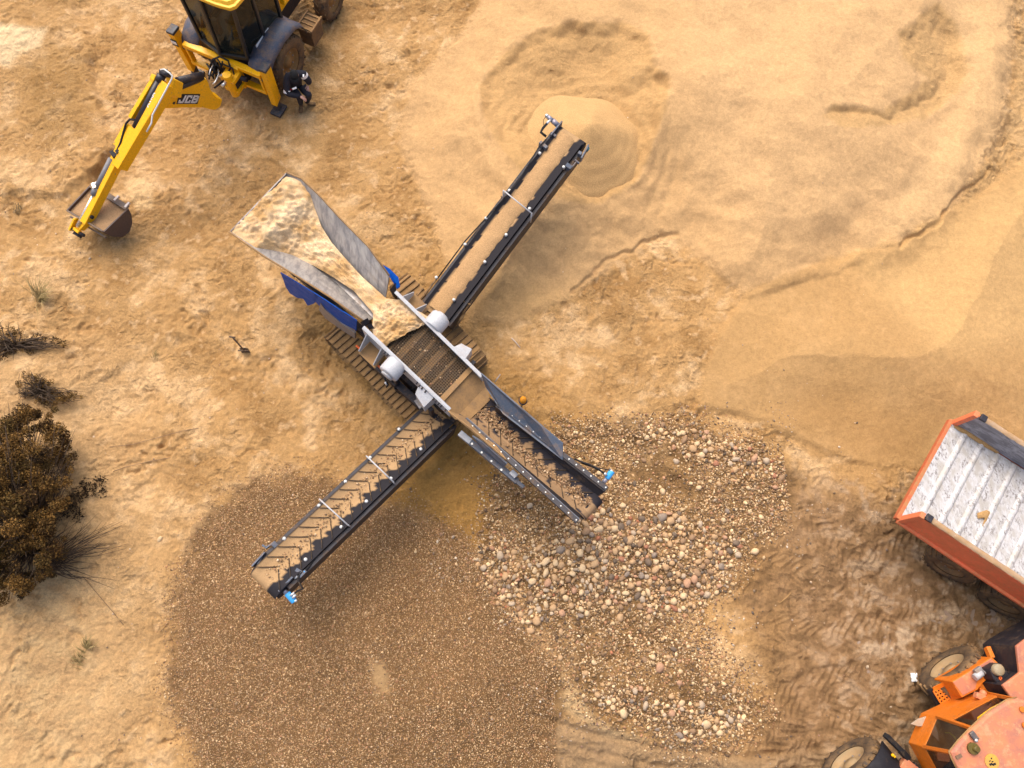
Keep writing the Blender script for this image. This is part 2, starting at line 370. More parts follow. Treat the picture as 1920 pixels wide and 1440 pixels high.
lay(PALE, .55*sstep(420, 120, PX)*sstep(560, 760, PY)); lay((.53, .37, .2), .5*sstep(330, 60, PX)*sstep(900, 1100, PY)*sstep(-.3, .3, n2))
lay((.72, .55, .36), reg([(-60, 40), (40, 45), (92, 52), (80, 90), (40, 105), (20, 130), (-60, 110)], -4, 10, 8)*.8)
lay((.28, .16, .055), reg([(20, 120), (100, 60), (170, 90), (190, 200), (170, 260), (80, 280), (30, 220)], -20, 40)*.5)
lay((.66, .46, .26), reg([(232, 340), (262, 330), (290, 352), (285, 392), (255, 398)], -3, 6, 6)*.8)
lay(FRESH, reg(PILE, -6, 10, 10)); lay((.545, .352, .19), reg([(1240, -100), (1900, -100), (1890, 250), (1790, 390), (1690, 460), (1400, 480), (1300, 360), (1260, 150)], -40, 100)*.75)
lay((.50, .31, .14), reg([(860, 480), (1080, 545), (1000, 620), (880, 610), (840, 540)], -30, 50)*.6)
lay((.45, .275, .12), reg(CRAT, -3, 6, 8)*.65); lay((.46, .285, .125), reg(CRAT2, -3, 8, 8)*.6)
lay((.50, .315, .150), reg([(1640, 500), (1700, 440), (1800, 370), (1890, 240), (1910, 40), (2100, -60), (2100, 500)], -4, 12, 10)*.7)
lay((.57, .372, .20), reg([(1760, -60), (1890, -60), (1900, 120), (1860, 290), (1780, 385), (1690, 455), (1640, 420), (1760, 240), (1820, 160)], -6, 14, 10)*.7)
lay((.42, .255, .115), reg(FAN, -4, 10, 10)*.9); lay((.37, .21, .085), reg([(1440, 780), (1560, 700), (1700, 760), (1780, 780), (1720, 880), (1600, 880)], -40, 60)*.6)
lay((.56, .36, .17), reg([(1560, 480), (1690, 450), (1990, 280), (1990, 640), (1760, 700), (1700, 620)], -30, 60)*.6)
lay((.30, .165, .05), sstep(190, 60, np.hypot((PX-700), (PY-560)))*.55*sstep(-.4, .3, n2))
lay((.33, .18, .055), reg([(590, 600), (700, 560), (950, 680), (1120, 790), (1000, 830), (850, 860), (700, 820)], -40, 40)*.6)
lay((.34, .185, .05), reg(DAMP, -6, 16, 12)*.9)
mudk = reg(MUD, -30, 60, 40); lay((.27, .162, .085), mudk*.9); lay((.33, .18, .06), mudk*sstep(1560, 1380, PX)*.55*sstep(-.3, .3, n1))
lay((.40, .285, .195), mudk*sstep(.08, .26, n2+.4*n1+.3*n3)*sstep(1450, 1650, PX)*.75); lay((.165, .095, .045), mudk*sstep(.05, .25, -n2-.3*n1+.3*n3)*.6)  # first layer paints sky reflection on wet mud as a paler tone
lay((.50, .375, .27), reg([(1585, 1165), (1680, 1185), (1730, 1130), (1810, 1110), (1800, 1185), (1690, 1240), (1620, 1235)], -20, 30, 30)*.75*sstep(-.25, .25, n2+.5*n3))  # pale patch round the puddles: wet sheen put into the soil colour
lay((.55, .385, .22), reg([(1040, 1240), (1080, 1280), (1120, 1350), (1240, 1395), (1140, 1390), (1050, 1330)], -6, 14, 10)*.85)
lay((.33, .225, .135), reg([(1030, 1330), (1240, 1395), (1420, 1420), (1560, 1400), (1560, 1500), (1020, 1500)], -10, 20, 10)*.7)
gk = reg(GRAV, -30, 14, 40); lay((.175, .098, .043), gk)
ck = reg([(890, 1040), (930, 900), (1020, 830), (1100, 795), (1270, 790), (1400, 840), (1500, 890), (1440, 1000), (1370, 1060), (1250, 1150), (1330, 1250), (1430, 1340), (1300, 1390), (1100, 1330), (1040, 1210)], -20, 20, 26)
lay((.185, .105, .045), ck*(.55+.45*sstep(-.3, .2, n2)))
crev = sstep(.02, -.05, Z-bilin(Z[::7, ::7], np.interp(gys, gys[::7], np.arange(len(gys[::7])))[:, None]+0*X, np.interp(gxs, gxs[::7], np.arange(len(gxs[::7])))[None, :]+0*X)) if False else 0
C *= np.array([.965, .935, .80])
lay((.46, .29, .13), sstep(1.5, .5, np.hypot((PX-712)/19, (PY-1275)/36)+.9*n2+.5*n3)*.75)
C *= (1+.16*n3+.10*n2+.10*fbm(X, Y, 22, 2, 140))[..., None]
wet = np.clip(mudk*sstep(1420, 1640, PX)*sstep(-.35, .25, n2+.5*n1), 0, 1)
tg = NT('ground_soil'); ca = tg.attr('Col'); wa = tg.attr('Wet', True)
fn = tg.noise(26, 6, .7); fn2 = tg.noise(75, 4, .75); fm = tg.math('ADD', tg.math('MULTIPLY', fn, .6), tg.math('MULTIPLY', fn2, .4))
vm = tg.n.new('ShaderNodeVectorMath'); vm.operation = 'SCALE'; tg.l(ca, vm.inputs[0]); rb = tg.attr('Rough', True); tg.l(tg.math('ADD', 1.0, tg.math('MULTIPLY', tg.ramp(fm, .36, .64, -.33, .33), tg.ramp(rb, 0, 1, .42, 1))), vm.inputs[3]); tg.base(vm.outputs[0])
tg.set(Roughness=tg.ramp(wa, 0, 1, .95, .28)); tg.b.inputs['Specular IOR Level'].default_value = .3
ra = tg.attr('Rough', True); wv = tg.n.new('ShaderNodeVectorMath'); wv.operation = 'ADD'; wn = tg.n.new('ShaderNodeTexNoise'); wn.inputs['Scale'].default_value = 2.2; wn.inputs['Detail'].default_value = 3; tg.l(tg.co, wn.inputs['Vector'])
ws = tg.n.new('ShaderNodeVectorMath'); ws.operation = 'SCALE'; ws.inputs[3].default_value = .35; tg.l(wn.outputs['Color'], ws.inputs[0]); tg.l(tg.co, wv.inputs[0]); tg.l(ws.outputs[0], wv.inputs[1])
rg = tg.n.new('ShaderNodeTexNoise'); rg.noise_type = 'RIDGED_MULTIFRACTAL'; rg.normalize = True; rg.inputs['Scale'].default_value = 3.1; rg.inputs['Detail'].default_value = 5; rg.inputs['Roughness'].default_value = .6; tg.l(wv.outputs[0], rg.inputs['Vector'])
rg2 = tg.n.new('ShaderNodeTexNoise'); rg2.noise_type = 'RIDGED_MULTIFRACTAL'; rg2.normalize = True; rg2.inputs['Scale'].default_value = 9.5; rg2.inputs['Detail'].default_value = 4; tg.l(wv.outputs[0], rg2.inputs['Vector'])
hh = tg.math('MULTIPLY', tg.math('ADD', tg.math('MULTIPLY', rg.outputs['Fac'], -2.2), tg.math('MULTIPLY', rg2.outputs['Fac'], 1.1)), ra)
tg.bump(tg.math('ADD', tg.math('MULTIPLY', fm, tg.ramp(ra, 0, 1, .45, 1)), hh), .05, 1)
nx, ny = len(gxs), len(gys); idx = np.arange(nx*ny).reshape(ny, nx)
fc = np.stack([idx[:-1, :-1], idx[:-1, 1:], idx[1:, 1:], idx[1:, :-1]], -1).reshape(-1, 4)
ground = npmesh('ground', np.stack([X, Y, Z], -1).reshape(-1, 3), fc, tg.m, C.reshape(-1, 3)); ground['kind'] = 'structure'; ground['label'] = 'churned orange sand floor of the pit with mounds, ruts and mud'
ro_ = ground.data.attributes.new('Rough', 'FLOAT', 'POINT'); ro_.data.foreach_set('value', (np.clip(1-np.maximum(sstep(-10, 30, sdf(PILE, PX, PY))*(1-.5*np.maximum(sstep(0, 20, sdf(CRAT, PX, PY)), sstep(0, 20, sdf(CRAT2, PX, PY)))), sstep(-6, 20, sdf(FAN, PX, PY))), .10, 1)*(.35+.65*sstep(-.3, .3, fbm(X, Y, .7, 3, 150)))).astype(np.float32).ravel())
wa_ = ground.data.attributes.new('Wet', 'FLOAT', 'POINT'); wa_.data.foreach_set('value', wet.astype(np.float32).ravel())
# puddle
def puddle(px, py, rx, ry, seed, dz=-.012):
    c = PG(px, py); pts = []; n = 40
    for i in range(n):
        a = 2*math.pi*i/n; k = 1+.35*perlin(np.array([math.cos(a)*1.4+seed]), np.array([math.sin(a)*1.4]), 3)[0]+.15*perlin(np.array([math.cos(a)*4+seed]), np.array([math.sin(a)*4.]), 5)[0]
        pts.append(V(c.x+rx*k*math.cos(a), c.y+ry*k*math.sin(a), 0))
    zz = sorted(G(p.x, p.y) for p in pts)[n//3]+dz
    b = MB(); b.plate([V(p.x, p.y, zz) for p in pts], (0, 0, -.05)); t = MATS.get('puddle_water')
    if t is None:
        q = NT('puddle_water'); q.base((.30, .22, .155)); q.set(Roughness=.06); q.b.inputs['Specular IOR Level'].default_value = 1.0; t = MATS['puddle_water'] = q.m
    o = b.build('puddle_water', t); o['kind'] = 'structure'; return o
puddle(1782, 1142, .52, .30, 1.3); puddle(1640, 1222, .34, .36, 2.1); puddle(1870, 1170, .5, .3, 4.4)
# fresh cone under the conveyor
def cone():
    bz = G(CX+1.0, CY-.9)-.05; n = 96; k = 44; R0 = 1.45; rows = []; cols = []; R1 = R0
    for i in range(k+1):
        r = R0*i/k; row = []
        for j in range(n+1):
            a = 2*math.pi*(j % n)/n; k_ = 1+.05*math.sin(3*a+1)+.03*math.sin(7*a); x = CX+r*k_*math.cos(a); y = CY+r*k_*math.sin(a)
            z = bz+(R0-math.sqrt(r*r+.012))*.64*(1.0)+.007*math.sin(r*27+4*perlin(np.array([x*.8]), np.array([y*.8]), 3)[0])*(r/R0)
            z += .02*float(fbm(np.array([x]), np.array([y]), 3.0, 3, 9)[0])
            row.append(V(x, y, z)); s = 1+.08*float(fbm(np.array([x]), np.array([y]), 2.5, 2, 19)[0]); cols.append((.49*s, .30*s, .125*s))
        rows.append(row)
    b = MB(); b.grid(rows); o = b.build('sand_heap', attr_mat('fresh_sand', .95, 48, .02, .30), None, cols=cols)
    tag(o, 'fresh smooth cone of sand under the discharge end of the sand conveyor', 'sand heap')
    return bz+R0*.64
CONE_TOP = cone()
# ------------------------------------------------------------ stones
def icos(sub):
    bm = bmesh.new(); bmesh.ops.create_icosphere(bm, subdivisions=sub, radius=1.0); v = np.array([p.co[:] for p in bm.verts]); f = np.array([[q.index for q in p.verts] for p in bm.faces]); bm.free(); return v, f
def stone_shapes(sub, k, seed, flat=(.5, .85)):
    r = np.random.RandomState(seed); v, f = icos(sub); o = []
    for i in range(k):
        s = np.array([r.uniform(.85, 1.3), r.uniform(.65, 1.0), r.uniform(*flat)]); q = v.copy()
        for _ in range(7):                  # worn facets
            n = r.normal(size=3); n /= np.linalg.norm(n); d = q@n; c = r.uniform(.62, .92); q = q-np.maximum(d-c, 0)[:, None]*n*.85
        o.append(q*s)
    return o, f
STC = np.array([(.50, .39, .27), (.33, .235, .15), (.25, .165, .10), (.56, .45, .33), (.16, .12, .095), (.36, .215, .15), (.42, .29, .17), (.29, .225, .17), (.115, .085, .07), (.66, .56, .43)])
def scatter_mesh(name, xy, rad, shapes, f, cols, mat, zfun, sink=.25, label=None, cat=None):
    n = len(xy); r = np.random.RandomState(len(name)); sh = np.array(shapes); nv = sh.shape[1]
    A = sh[r.randint(0, len(sh), n)]*rad[:, None, None]; a = r.rand(n)*2*np.pi; c, s = np.cos(a)[:, None], np.sin(a)[:, None]; tl = r.normal(0, .3, n)[:, None]
    x = A[..., 0]*c-A[..., 1]*s; y = A[..., 0]*s+A[..., 1]*c; z = A[..., 2]+x*tl; ct = xy
    zz = zfun(ct[:, 0], ct[:, 1])+rad*(.6-sink)
    vv = np.stack([x+ct[:, :1], y+ct[:, 1:2], z+zz[:, None]], -1).reshape(-1, 3); ff = (f[None]+(np.arange(n)*nv)[:, None, None]).reshape(-1, f.shape[1])
    l = vv.min(0) if len(vv) else np.zeros(3)
    o = npmesh(name, vv, ff, mat, np.repeat(cols, nv, 0), True, tuple(float(q) for q in (vv[:, 0].mean(), vv[:, 1].mean(), l[2]))); return tag(o, label, None, None, 'stuff')
def pick(n, bx, maskf, seed):
    r = np.random.RandomState(seed); out = []; tot = 0
    while tot < n:
        x = r.uniform(bx[0], bx[1], n*2); y = r.uniform(bx[2], bx[3], n*2); z = G(x, y); a, b = Qarr(x, y, z); k = r.rand(len(x)) < maskf(a, b, x, y); q = np.stack([x[k], y[k]], -1); out.append(q); tot += len(q)
    return np.concatenate(out)[:n]
SMAT = attr_mat('stone', .8, 45, .004, .22)
S1, F1 = stone_shapes(1, 10, 3)
S2, F2 = stone_shapes(2, 14, 5)
def cols_for(n, seed, dark=1.0, p=None, dust=.25):
    r = np.random.RandomState(seed); c = STC[r.choice(len(STC), n, p=p)]*r.uniform(.7, 1.25, (n, 1))*dark; d = r.rand(n, 1)*dust; return c*(1-d)+np.array([.27, .165, .075])*d
def mk_gr(a, b, x, y):
    w1 = fbm(x, y, 1.3, 3, 200)*26; k = sstep(-60, 16, sdf(GRAV, a+w1, b+w1))**1.5; return k*(.8+.2*sstep(-.3, .2, fbm(x, y, 2, 2, 201)))*(1-.93*(np.hypot((a-712)/17, (b-1275)/32+fbm(x, y, 3, 2, 203)*1.6+fbm(x, y, 11, 2, 204)*.8) < .9))
bb = [P(320, 900, 0), P(1060, 1460, 0)]
bxg = (-6.9, 1.4, -3.0, 3.3)
xy = pick(86000, bxg, mk_gr, 21); rad = np.random.RandomState(22).lognormal(math.log(.0106), .32, len(xy)).clip(.007, .034)
gp = np.array([.10, .17, .20, .06, .13, .11, .10, .07, .04, .02])
scatter_mesh('fine_gravel', xy, rad, S1, F1, cols_for(len(xy), 23, .98, gp, .42)*np.array([1.12, .98, .74]), SMAT, G, .35, 'brown bed of fine gravel spread below the lower chevron conveyor')
# cobble field: density zones in the picture plane
ZC = [(895, 1045), (930, 1020), (1000, 1050), (1060, 1000), (1130, 940), (1180, 985), (1240, 960), (1330, 985), (1378, 1010), (1372, 1060), (1345, 1105), (1300, 1145), (1230, 1148), (1150, 1130), (1040, 1150), (985, 1170), (950, 1130), (915, 1085)]
ZB = [(880, 1035), (925, 1000), (915, 930), (950, 900), (1010, 960), (1090, 985), (1140, 930), (1040, 830), (1060, 800), (1200, 800), (1280, 790), (1390, 830), (1460, 870), (1520, 900), (1480, 960), (1450, 990), (1390, 1000), (1385, 1060), (1310, 1150), (1345, 1230), (1400, 1300), (1430, 1340), (1360, 1390), (1280, 1395), (1180, 1350), (1110, 1320), (1060, 1260), (1035, 1200), (960, 1150)]
ZT = [(1200, 800), (1290, 800), (1400, 840), (1490, 895), (1450, 900), (1390, 880), (1280, 850), (1220, 840)]
ZS = [(1215, 800), (1260, 810), (1290, 880), (1330, 930), (1280, 950), (1180, 900), (1120, 880), (1190, 860)]   # sandy gap
ZL = [(1090, 1300), (1160, 1340), (1280, 1390), (1380, 1370), (1400, 1320), (1340, 1330), (1220, 1310), (1150, 1270)]
def mk_b(a, b, x, y):
    w = fbm(x, y, 1.4, 3, 210)*26; k = sstep(-48, 14, sdf(ZB, a+w, b+w*.7)); g = sstep(-10, 20, sdf(ZS, a+w, b+w)); q = sstep(-.55, .1, fbm(x, y, 1.1, 3, 212)); return k*(1-.85*g)*(.45+.55*q)
def mk_c(a, b, x, y):
    w = fbm(x, y, 1.6, 3, 220)*20; k = np.maximum(sstep(-20, 14, sdf(ZC, a+w, b+w)), np.maximum(.55*sstep(-10, 10, sdf(ZT, a+w, b+w)), .5*sstep(-14, 10, sdf(ZL, a+w, b+w)))); return k*(.35+.65*sstep(-.3, .2, fbm(x, y, 1.7, 2, 222)))+.03*sstep(-10, 20, sdf(ZB, a+w, b+w))
bxc = (-1.0, 6.3, -2.9, 4.0)
xyb = pick(34000, bxc, mk_b, 31); rb = np.random.RandomState(32).lognormal(math.log(.0165), .36, len(xyb)).clip(.010, .05)
scatter_mesh('gravel', xyb, rb, S1, F1, cols_for(len(xyb), 33, .95, None, .28)*np.array([1.12, .98, .74]), SMAT, G, .3, 'loose coloured gravel scattered among the cobbles in front of the main conveyor')
# thin scatter on the mud and on the sand round the heap
def mk_s(a, b, x, y): return sstep(.0, .4, fbm(x, y, .9, 3, 230))*sstep(-200, -20, sdf(ZB, a, b))*sstep(1650, 1450, a)+.02
xys = pick(1900, (-1.5, 8.0, -2.9, 4.2), mk_s, 41); rs_ = np.random.RandomState(42).lognormal(math.log(.014), .4, len(xys)).clip(.007, .04)
scatter_mesh('stray_pebbles', xys, rs_, S1, F1, cols_for(len(xys), 43, .9, None, .4), SMAT, G, .3, 'stray pebbles strewn over the mud beside the gravel')
xyp = pick(900, (-11, 9, -2.9, 13), lambda a, b, x, y: (1-sstep(-20, 20, sdf(PILE, a, b)))*sstep(-.1, .4, fbm(x, y, .7, 3, 235))*.8+.03, 44); rp = np.random.RandomState(45).lognormal(math.log(.011), .4, len(xyp)).clip(.006, .035)
scatter_mesh('scattered_grit', xyp, rp, S1, F1, cols_for(len(xyp), 46, 1.25, None, .5), SMAT, G, .3, 'small pale grit scattered over the churned sand')
# cobbles: the 300 that show largest are single things, the rest one mesh
xyc = pick(4200, bxc, mk_c, 51); rc_ = np.sort(np.random.RandomState(52).lognormal(math.log(.035), .38, len(xyc)).clip(.018, .095))[::-1]
keep = np.ones(len(xyc), bool)
for i in range(len(xyc)):                  # big ones first, none buried in another
    if not keep[i]: continue
    d = np.hypot(xyc[i+1:, 0]-xyc[i, 0], xyc[i+1:, 1]-xyc[i, 1]); keep[i+1:] &= d > .74*(rc_[i]+rc_[i+1:])
xyc = xyc[keep]; rc_ = rc_[keep]; NB = 300
CN = [('cream', (.56, .44, .29)), ('tan', (.42, .29, .17)), ('brown', (.25, .165, .10)), ('pinkish', (.40, .245, .165)), ('pale grey', (.40, .335, .265)), ('dark grey', (.12, .095, .075)), ('rust red', (.31, .14, .085)), ('slate', (.215, .185, .165))]
CW = np.array([.24, .24, .15, .08, .13, .08, .03, .05]); CW /= CW.sum()
def solid_stone(name, c):
    t = NT(name); n = t.noise(28, 5, .7); n2 = t.noise(9, 3, .6); vm = t.n.new('ShaderNodeVectorMath'); vm.operation = 'SCALE'; vm.inputs[0].default_value = (c[0]*1.12, c[1]*1.02, c[2]*.86); t.l(t.ramp(n, .3, .7, .78, 1.2), vm.inputs[3])
    t.base(t.mix(t.ramp(n2, .45, .72, 0, .5), vm.outputs[0], (.32, .185, .085))); t.set(Roughness=.75); t.bump(n, .004, .7); return t.m
CM = [solid_stone('cobble_'+n.replace(' ', '_'), c) for n, c in CN]
CME = {}
def cobble_mesh(ci, si):
    if (ci, si) not in CME:
        me = bpy.data.meshes.new('cobble'); v = S2[si]; me.from_pydata([tuple(q) for q in v], [], [list(map(int, q)) for q in F2]); me.polygons.foreach_set('use_smooth', [True]*len(F2)); me.materials.append(CM[ci]); CME[(ci, si)] = me
    return CME[(ci, si)]
def where(a, b):
    if sdf(ZT, np.array([a]), np.array([b]))[0] > -12: return 'in the strip below the damp sand slope'
    if sdf(ZL, np.array([a]), np.array([b]))[0] > -16: return 'on the lower gravel rim by curved ruts'
    if a < 1040 and b > 1030: return 'where cobbles meet the fine gravel bed'
    if a > 1290: return 'on the heap edge facing the mud'
    if b < 1000: return 'below the open end of the main conveyor'
    if b > 1110 and a < 1290: return 'on the lower slope of the cobble heap'
    return 'in the middle of the cobble heap'
def cobble(x, y, r, ci, si, label, group, rz, sink=.42):
    o = bpy.data.objects.new('cobble', cobble_mesh(ci, si)); COL.objects.link(o); o.location = (x, y, G(x, y)+r*(.62-sink)); o.scale = (r, r, r); o.rotation_euler = (rnd.uniform(-.25, .25), rnd.uniform(-.25, .25), rz); return tag(o, label, 'stone', group)
ax_, by_ = Qarr(xyc[:NB, 0], xyc[:NB, 1], G(xyc[:NB, 0], xyc[:NB, 1]))
for i in range(min(NB-8, len(xyc))):
    ci = RS.choice(len(CN), p=CW); si = RS.randint(len(S2)); r = rc_[i]; w = S2[si]; el = np.ptp(w[:, 0])/np.ptp(w[:, 1])
    sz = 'large' if r > .068 else 'mid-sized' if r > .054 else 'small'
    cobble(xyc[i, 0], xyc[i, 1], r, ci, si, '%s %s %s cobble %s' % (sz, 'oblong' if el > 1.38 else 'rounded', CN[ci][0], where(ax_[i], by_[i])), 'cobbles on the screened stone heap', rnd.uniform(0, 6.28))
rest = slice(NB-8, None); xr = xyc[rest]; cc = np.array([c for _, c in CN])[np.random.RandomState(61).choice(len(CN), len(xr), p=CW)]*np.random.RandomState(62).uniform(.75, 1.2, (len(xr), 1))
scatter_mesh('small_cobbles', xr, rc_[rest], S2, F2, cc*np.array([1.12, 1.0, .82]), SMAT, G, .42, 'smaller cobbles filling the heap in front of the main conveyor')
for px, py, r, ci, lab in ((1415, 1035, .085, 0, 'pale cream cobble lying alone on the mud right of the cobble heap'), (1381, 1019, .075, 5, 'dark grey cobble at the rightmost tip of the cobble heap'),
     (1118, 994, .06, 0, 'pale flat stone just below the left rail end of the main conveyor'), (1290, 1212, .05, 0, 'pale oval stone on the fine gravel under the cobble heap'),
     (1352, 1063, .08, 7, 'brownish slate boulder at the right edge of the heap beside the mud'), (300, 1011, .055, 0, 'whitish stone lying alone on the pale sand right of the big bush'),
     (1180, 1012, .10, 1, 'large flat tan stone in the middle of the cobble heap'), (1524, 1104, .05, 2, 'brown stone half sunk in the mud left of the truck wheels')):
    p = PG(px, py); cobble(p.x, p.y, r, ci, rnd.randrange(14), lab, None, rnd.uniform(0, 6))
# ------------------------------------------------------------ tracked screening plant
WHITE = paint('white_steel', (.46, .465, .47), .30, .4); STEEL = paint('worn_steel', (.30, .285, .28), .45, .4, .35); BLACK = paint('black_steel', (.022, .020, .026), .32, .5)
BLUE = paint('blue_paint', (.0, .070, .36), .04, .5, 0, None, 6., .12); SLATE = paint('slate_steel', (.085, .105, .14), .4, .45); RUB = rubber('conveyor_rubber', (.016, .014, .017), .25)
MOTB = paint('light_blue_paint', (.06, .38, .78), .1, .35); CHR = paint('bright_fitting', (.72, .72, .70), .05, .25, .6); TANST = paint('dusty_steel', (.20, .125, .065), .95, .8)
HOSE = rubber('hose_rubber', (.012, .011, .012), .2); DIRT = paint('caked_track', (.085, .055, .032), .75, .85); AMB = paint('amber_lens', (.55, .21, .01), .0, .15)
ORG = paint('orange_pipe', (.75, .13, .03), .3, .5); ZINC = paint('zinc_cap', (.66, .66, .62), .15, .3, .3)
plant = thing('screening_plant', (PLC.x, PLC.y, 0), 'tracked screening plant with hopper, mesh deck and three black conveyors spread over the pit', 'screening plant')
def L3(a, b, t): return Vector(a)*(1-t)+Vector(b)*t
# screen box
L0 = P(680, 614, 2.25); L1 = P(843, 769, 1.85); R0 = P(742, 546, 2.25); R1 = P(904, 705, 1.85)
u = (L1-L0).normalized(); acr = (R0-L0).normalized(); dn = V(0, 0, -1); upn = u.cross(acr); upn = upn if upn.z > 0 else -upn
bx = MB(); bx.add([], []); box = None
sl = MB(); sl.plate([L0, L1, L1+dn*.42, L0+dn*.50], acr*-.025); sl.bar(L0+acr*.02, L1+acr*.02, .05, .02)
box = sl.build('side_plate', WHITE, plant, .004)
srr = MB(); srr.plate([R0, R1, R1+dn*.42, R0+dn*.50], acr*.025); srr.bar(R0-acr*.02, R1-acr*.02, .05, .02); srr.build('side_plate', WHITE, plant, .004)
bl = MB()
for t in [.27, .30, .37, .40, .47, .50, .64, .67, .70, .74, .83, .86, .89, .92, .97]:
    p = L3(L0, L1, t)-acr*.025+dn*.05; bl.cyl(p, p-acr*.05, .014, 8)
bl.build('side_bolts', BLACK, plant)
dk0 = .24
a0 = L3(L0, L1, .02)+dn*dk0; a1 = L3(L0, L1, .885)+dn*dk0; b0 = L3(R0, R1, .02)+dn*dk0; b1 = L3(R0, R1, .885)+dn*dk0
mm = MB(); W_ = (b0-a0).length; LL = (a1-a0).length; nw = int(W_/.043); nl = int(LL/.043)
for i in range(nw+1): t = i/nw; mm.bar(L3(a0, b0, t), L3(a1, b1, t), .011, .011)
for i in range(nl+1): t = i/nl; mm.bar(L3(a0, a1, t)+V(0, 0, .008), L3(b0, b1, t)+V(0, 0, .008), .011, .011)
mm.build('screen_mesh', STEEL if False else paint('mesh_wire', (.12, .08, .045), .4, .55, .3), plant)
cb = MB()
for i, t in enumerate([.10, .26, .38, .53, .66, .80]):
    w = .13 if i in (0, 2, 4) else .05
    cb.bar(L3(a0, a1, t)+dn*.045, L3(b0, b1, t)+dn*.045, w, .06)
cb.build('support_bar', TANST, plant, .004)
pan = MB(); pan.plate([a0+dn*.16, a1+dn*.16, b1+dn*.16, b0+dn*.16], (0, 0, -.03)); pan.build('catch_pan', paint('pan_steel', (.05, .03, .014), .25, .8), plant)
c0 = L3(L0, L1, .885)+dn*(dk0-.01); c1 = L3(R0, R1, .885)+dn*(dk0-.01); c2 = L3(R0, R1, 1.05)+dn*.36; c3 = L3(L0, L1, 1.05)+dn*.36; q2 = P(919, 750, 1.42); q3 = P(878, 790, 1.42)
ch = MB(); ch.plate([c0, c1, c2, c3], (0, 0, -.02)); ch.plate([c3+dn*.001, c2+dn*.001, q2, q3], (0, 0, -.02)); ch.bar(c0+V(0, 0, .02)-u*.03, c1+V(0, 0, .02)-u*.03, .10, .03); ch.build('feed_chute', TANST, plant, .003)
for S, sg in ((0, -1), (1, 1)):            # vibrator drums and their gussets on both sides
    A_, B_ = (L0, L1) if S == 0 else (R0, R1); o_ = acr*sg
    t = .40 if S == 0 else .41; c = L3(A_, B_, t)+dn*.12; d = MB()
    d.rev(c, o_, [(.0, .0), (.0, .19), (.02, .20), (.27, .20), (.295, .185), (.295, .0)], 32); 
    dr = d.build('vibrator_drum', WHITE, plant)
    k = MB(); k.rev(c, o_, [(.29, .0), (.30, .12), (.335, .12), (.345, .05), (.345, .0)], 24); k.build('drum_cover', WHITE, dr)
    for t in ((.05, .22) if S == 0 else (.06, .21)):
        p = L3(A_, B_, t); g = MB(); g.plate([p+dn*.02, p+dn*.42, p+dn*.42+o_*.30, p+dn*.34+o_*.32], u*.016); g.build('gusset', WHITE, plant, .002)
    fl = MB(); pa = L3(A_, B_, .05)+dn*.44; pb = L3(A_, B_, .24)+dn*.44; fl.plate([pa, pb, pb+o_*.33, pa+o_*.33], (0, 0, -.02)); fl.build('bracket_shelf', TANST, plant, .002)
    t0, t1 = (.655, .83) if S == 0 else (.655, .80); pa = L3(A_, B_, t0)+dn*.04; pb = L3(A_, B_, t1)+dn*.04; e = u*.05
    bk = MB(); bk.add([pa, pb, pb-e+o_*.27+dn*.10, pa+e+o_*.20+dn*.10, pa+dn*.36, pb+dn*.36, pb-e+o_*.27+dn*.40, pa+e+o_*.20+dn*.40], [[0, 1, 2, 3], [3, 2, 6, 7], [0, 3, 7, 4], [1, 5, 6, 2], [4, 7, 6, 5], [0, 4, 5, 1]])
    bk.build('spring_housing', WHITE, plant, .006)
# chassis under the deck
cs = MB()
for sg, (A_, B_) in ((-1, (L0, L1)), (1, (R0, R1))):
    pa = L3(A_, B_, -.05); pb = L3(A_, B_, .93); pa.z = pb.z = .92; pa += acr*sg*.16; pb += acr*sg*.16; cs.bar(pa, pb, .14, .24)
    for t in (.1, .45, .9): q = L3(pa, pb, t); cs.bar(q, q+V(0, 0, .6), .08, .08, u); cs.bar(q, q+dn*.6, .14, .14, u)
for t in (0., .3, .6, 1.): qa = L3(L0, L1, t); qb = L3(R0, R1, t); qa.z = qb.z = .96; cs.bar(qa, qb, .10, .16)
cs.box((L0+L1+R0+R1)/4+dn*1.35, .9, 1.5, .35, math.atan2(u.y, u.x)-math.pi/2)
cs.build('chassis', BLACK, plant, .006)
ep = MB(); q = P(668, 678, 1.0); ep.tube([P(668, 648, 1.15), P(700, 676, 1.15), P(724, 701, 1.15)], .022, 8); ep.build('orange_pipe', ORG, plant)
# hydraulic fittings by the left drum
hf = MB(); hf.tube([P(722, 701, 1.15), P(722, 712, 1.1), P(728, 722, 1.05), P(724, 726, 1.0)], .018); hf.tube([P(745, 712, 1.2), P(740, 728, 1.0), P(765, 734, .9), P(790, 722, .95)], .02); hf.tube([P(733, 706, 1.2), P(738, 722, .95), P(760, 742, .8)], .02); hf.build('hydraulic_hose', HOSE, plant)
ff = MB(); ff.cyl(P(722, 716, 1.12), P(725, 722, 1.08), .022); ff.cyl(P(730, 707, 1.18), P(735, 712, 1.14), .022); ff.cyl(P(745, 700, 1.2), P(741, 706, 1.2), .02); ff.build_each('hose_fitting', CHR, plant)
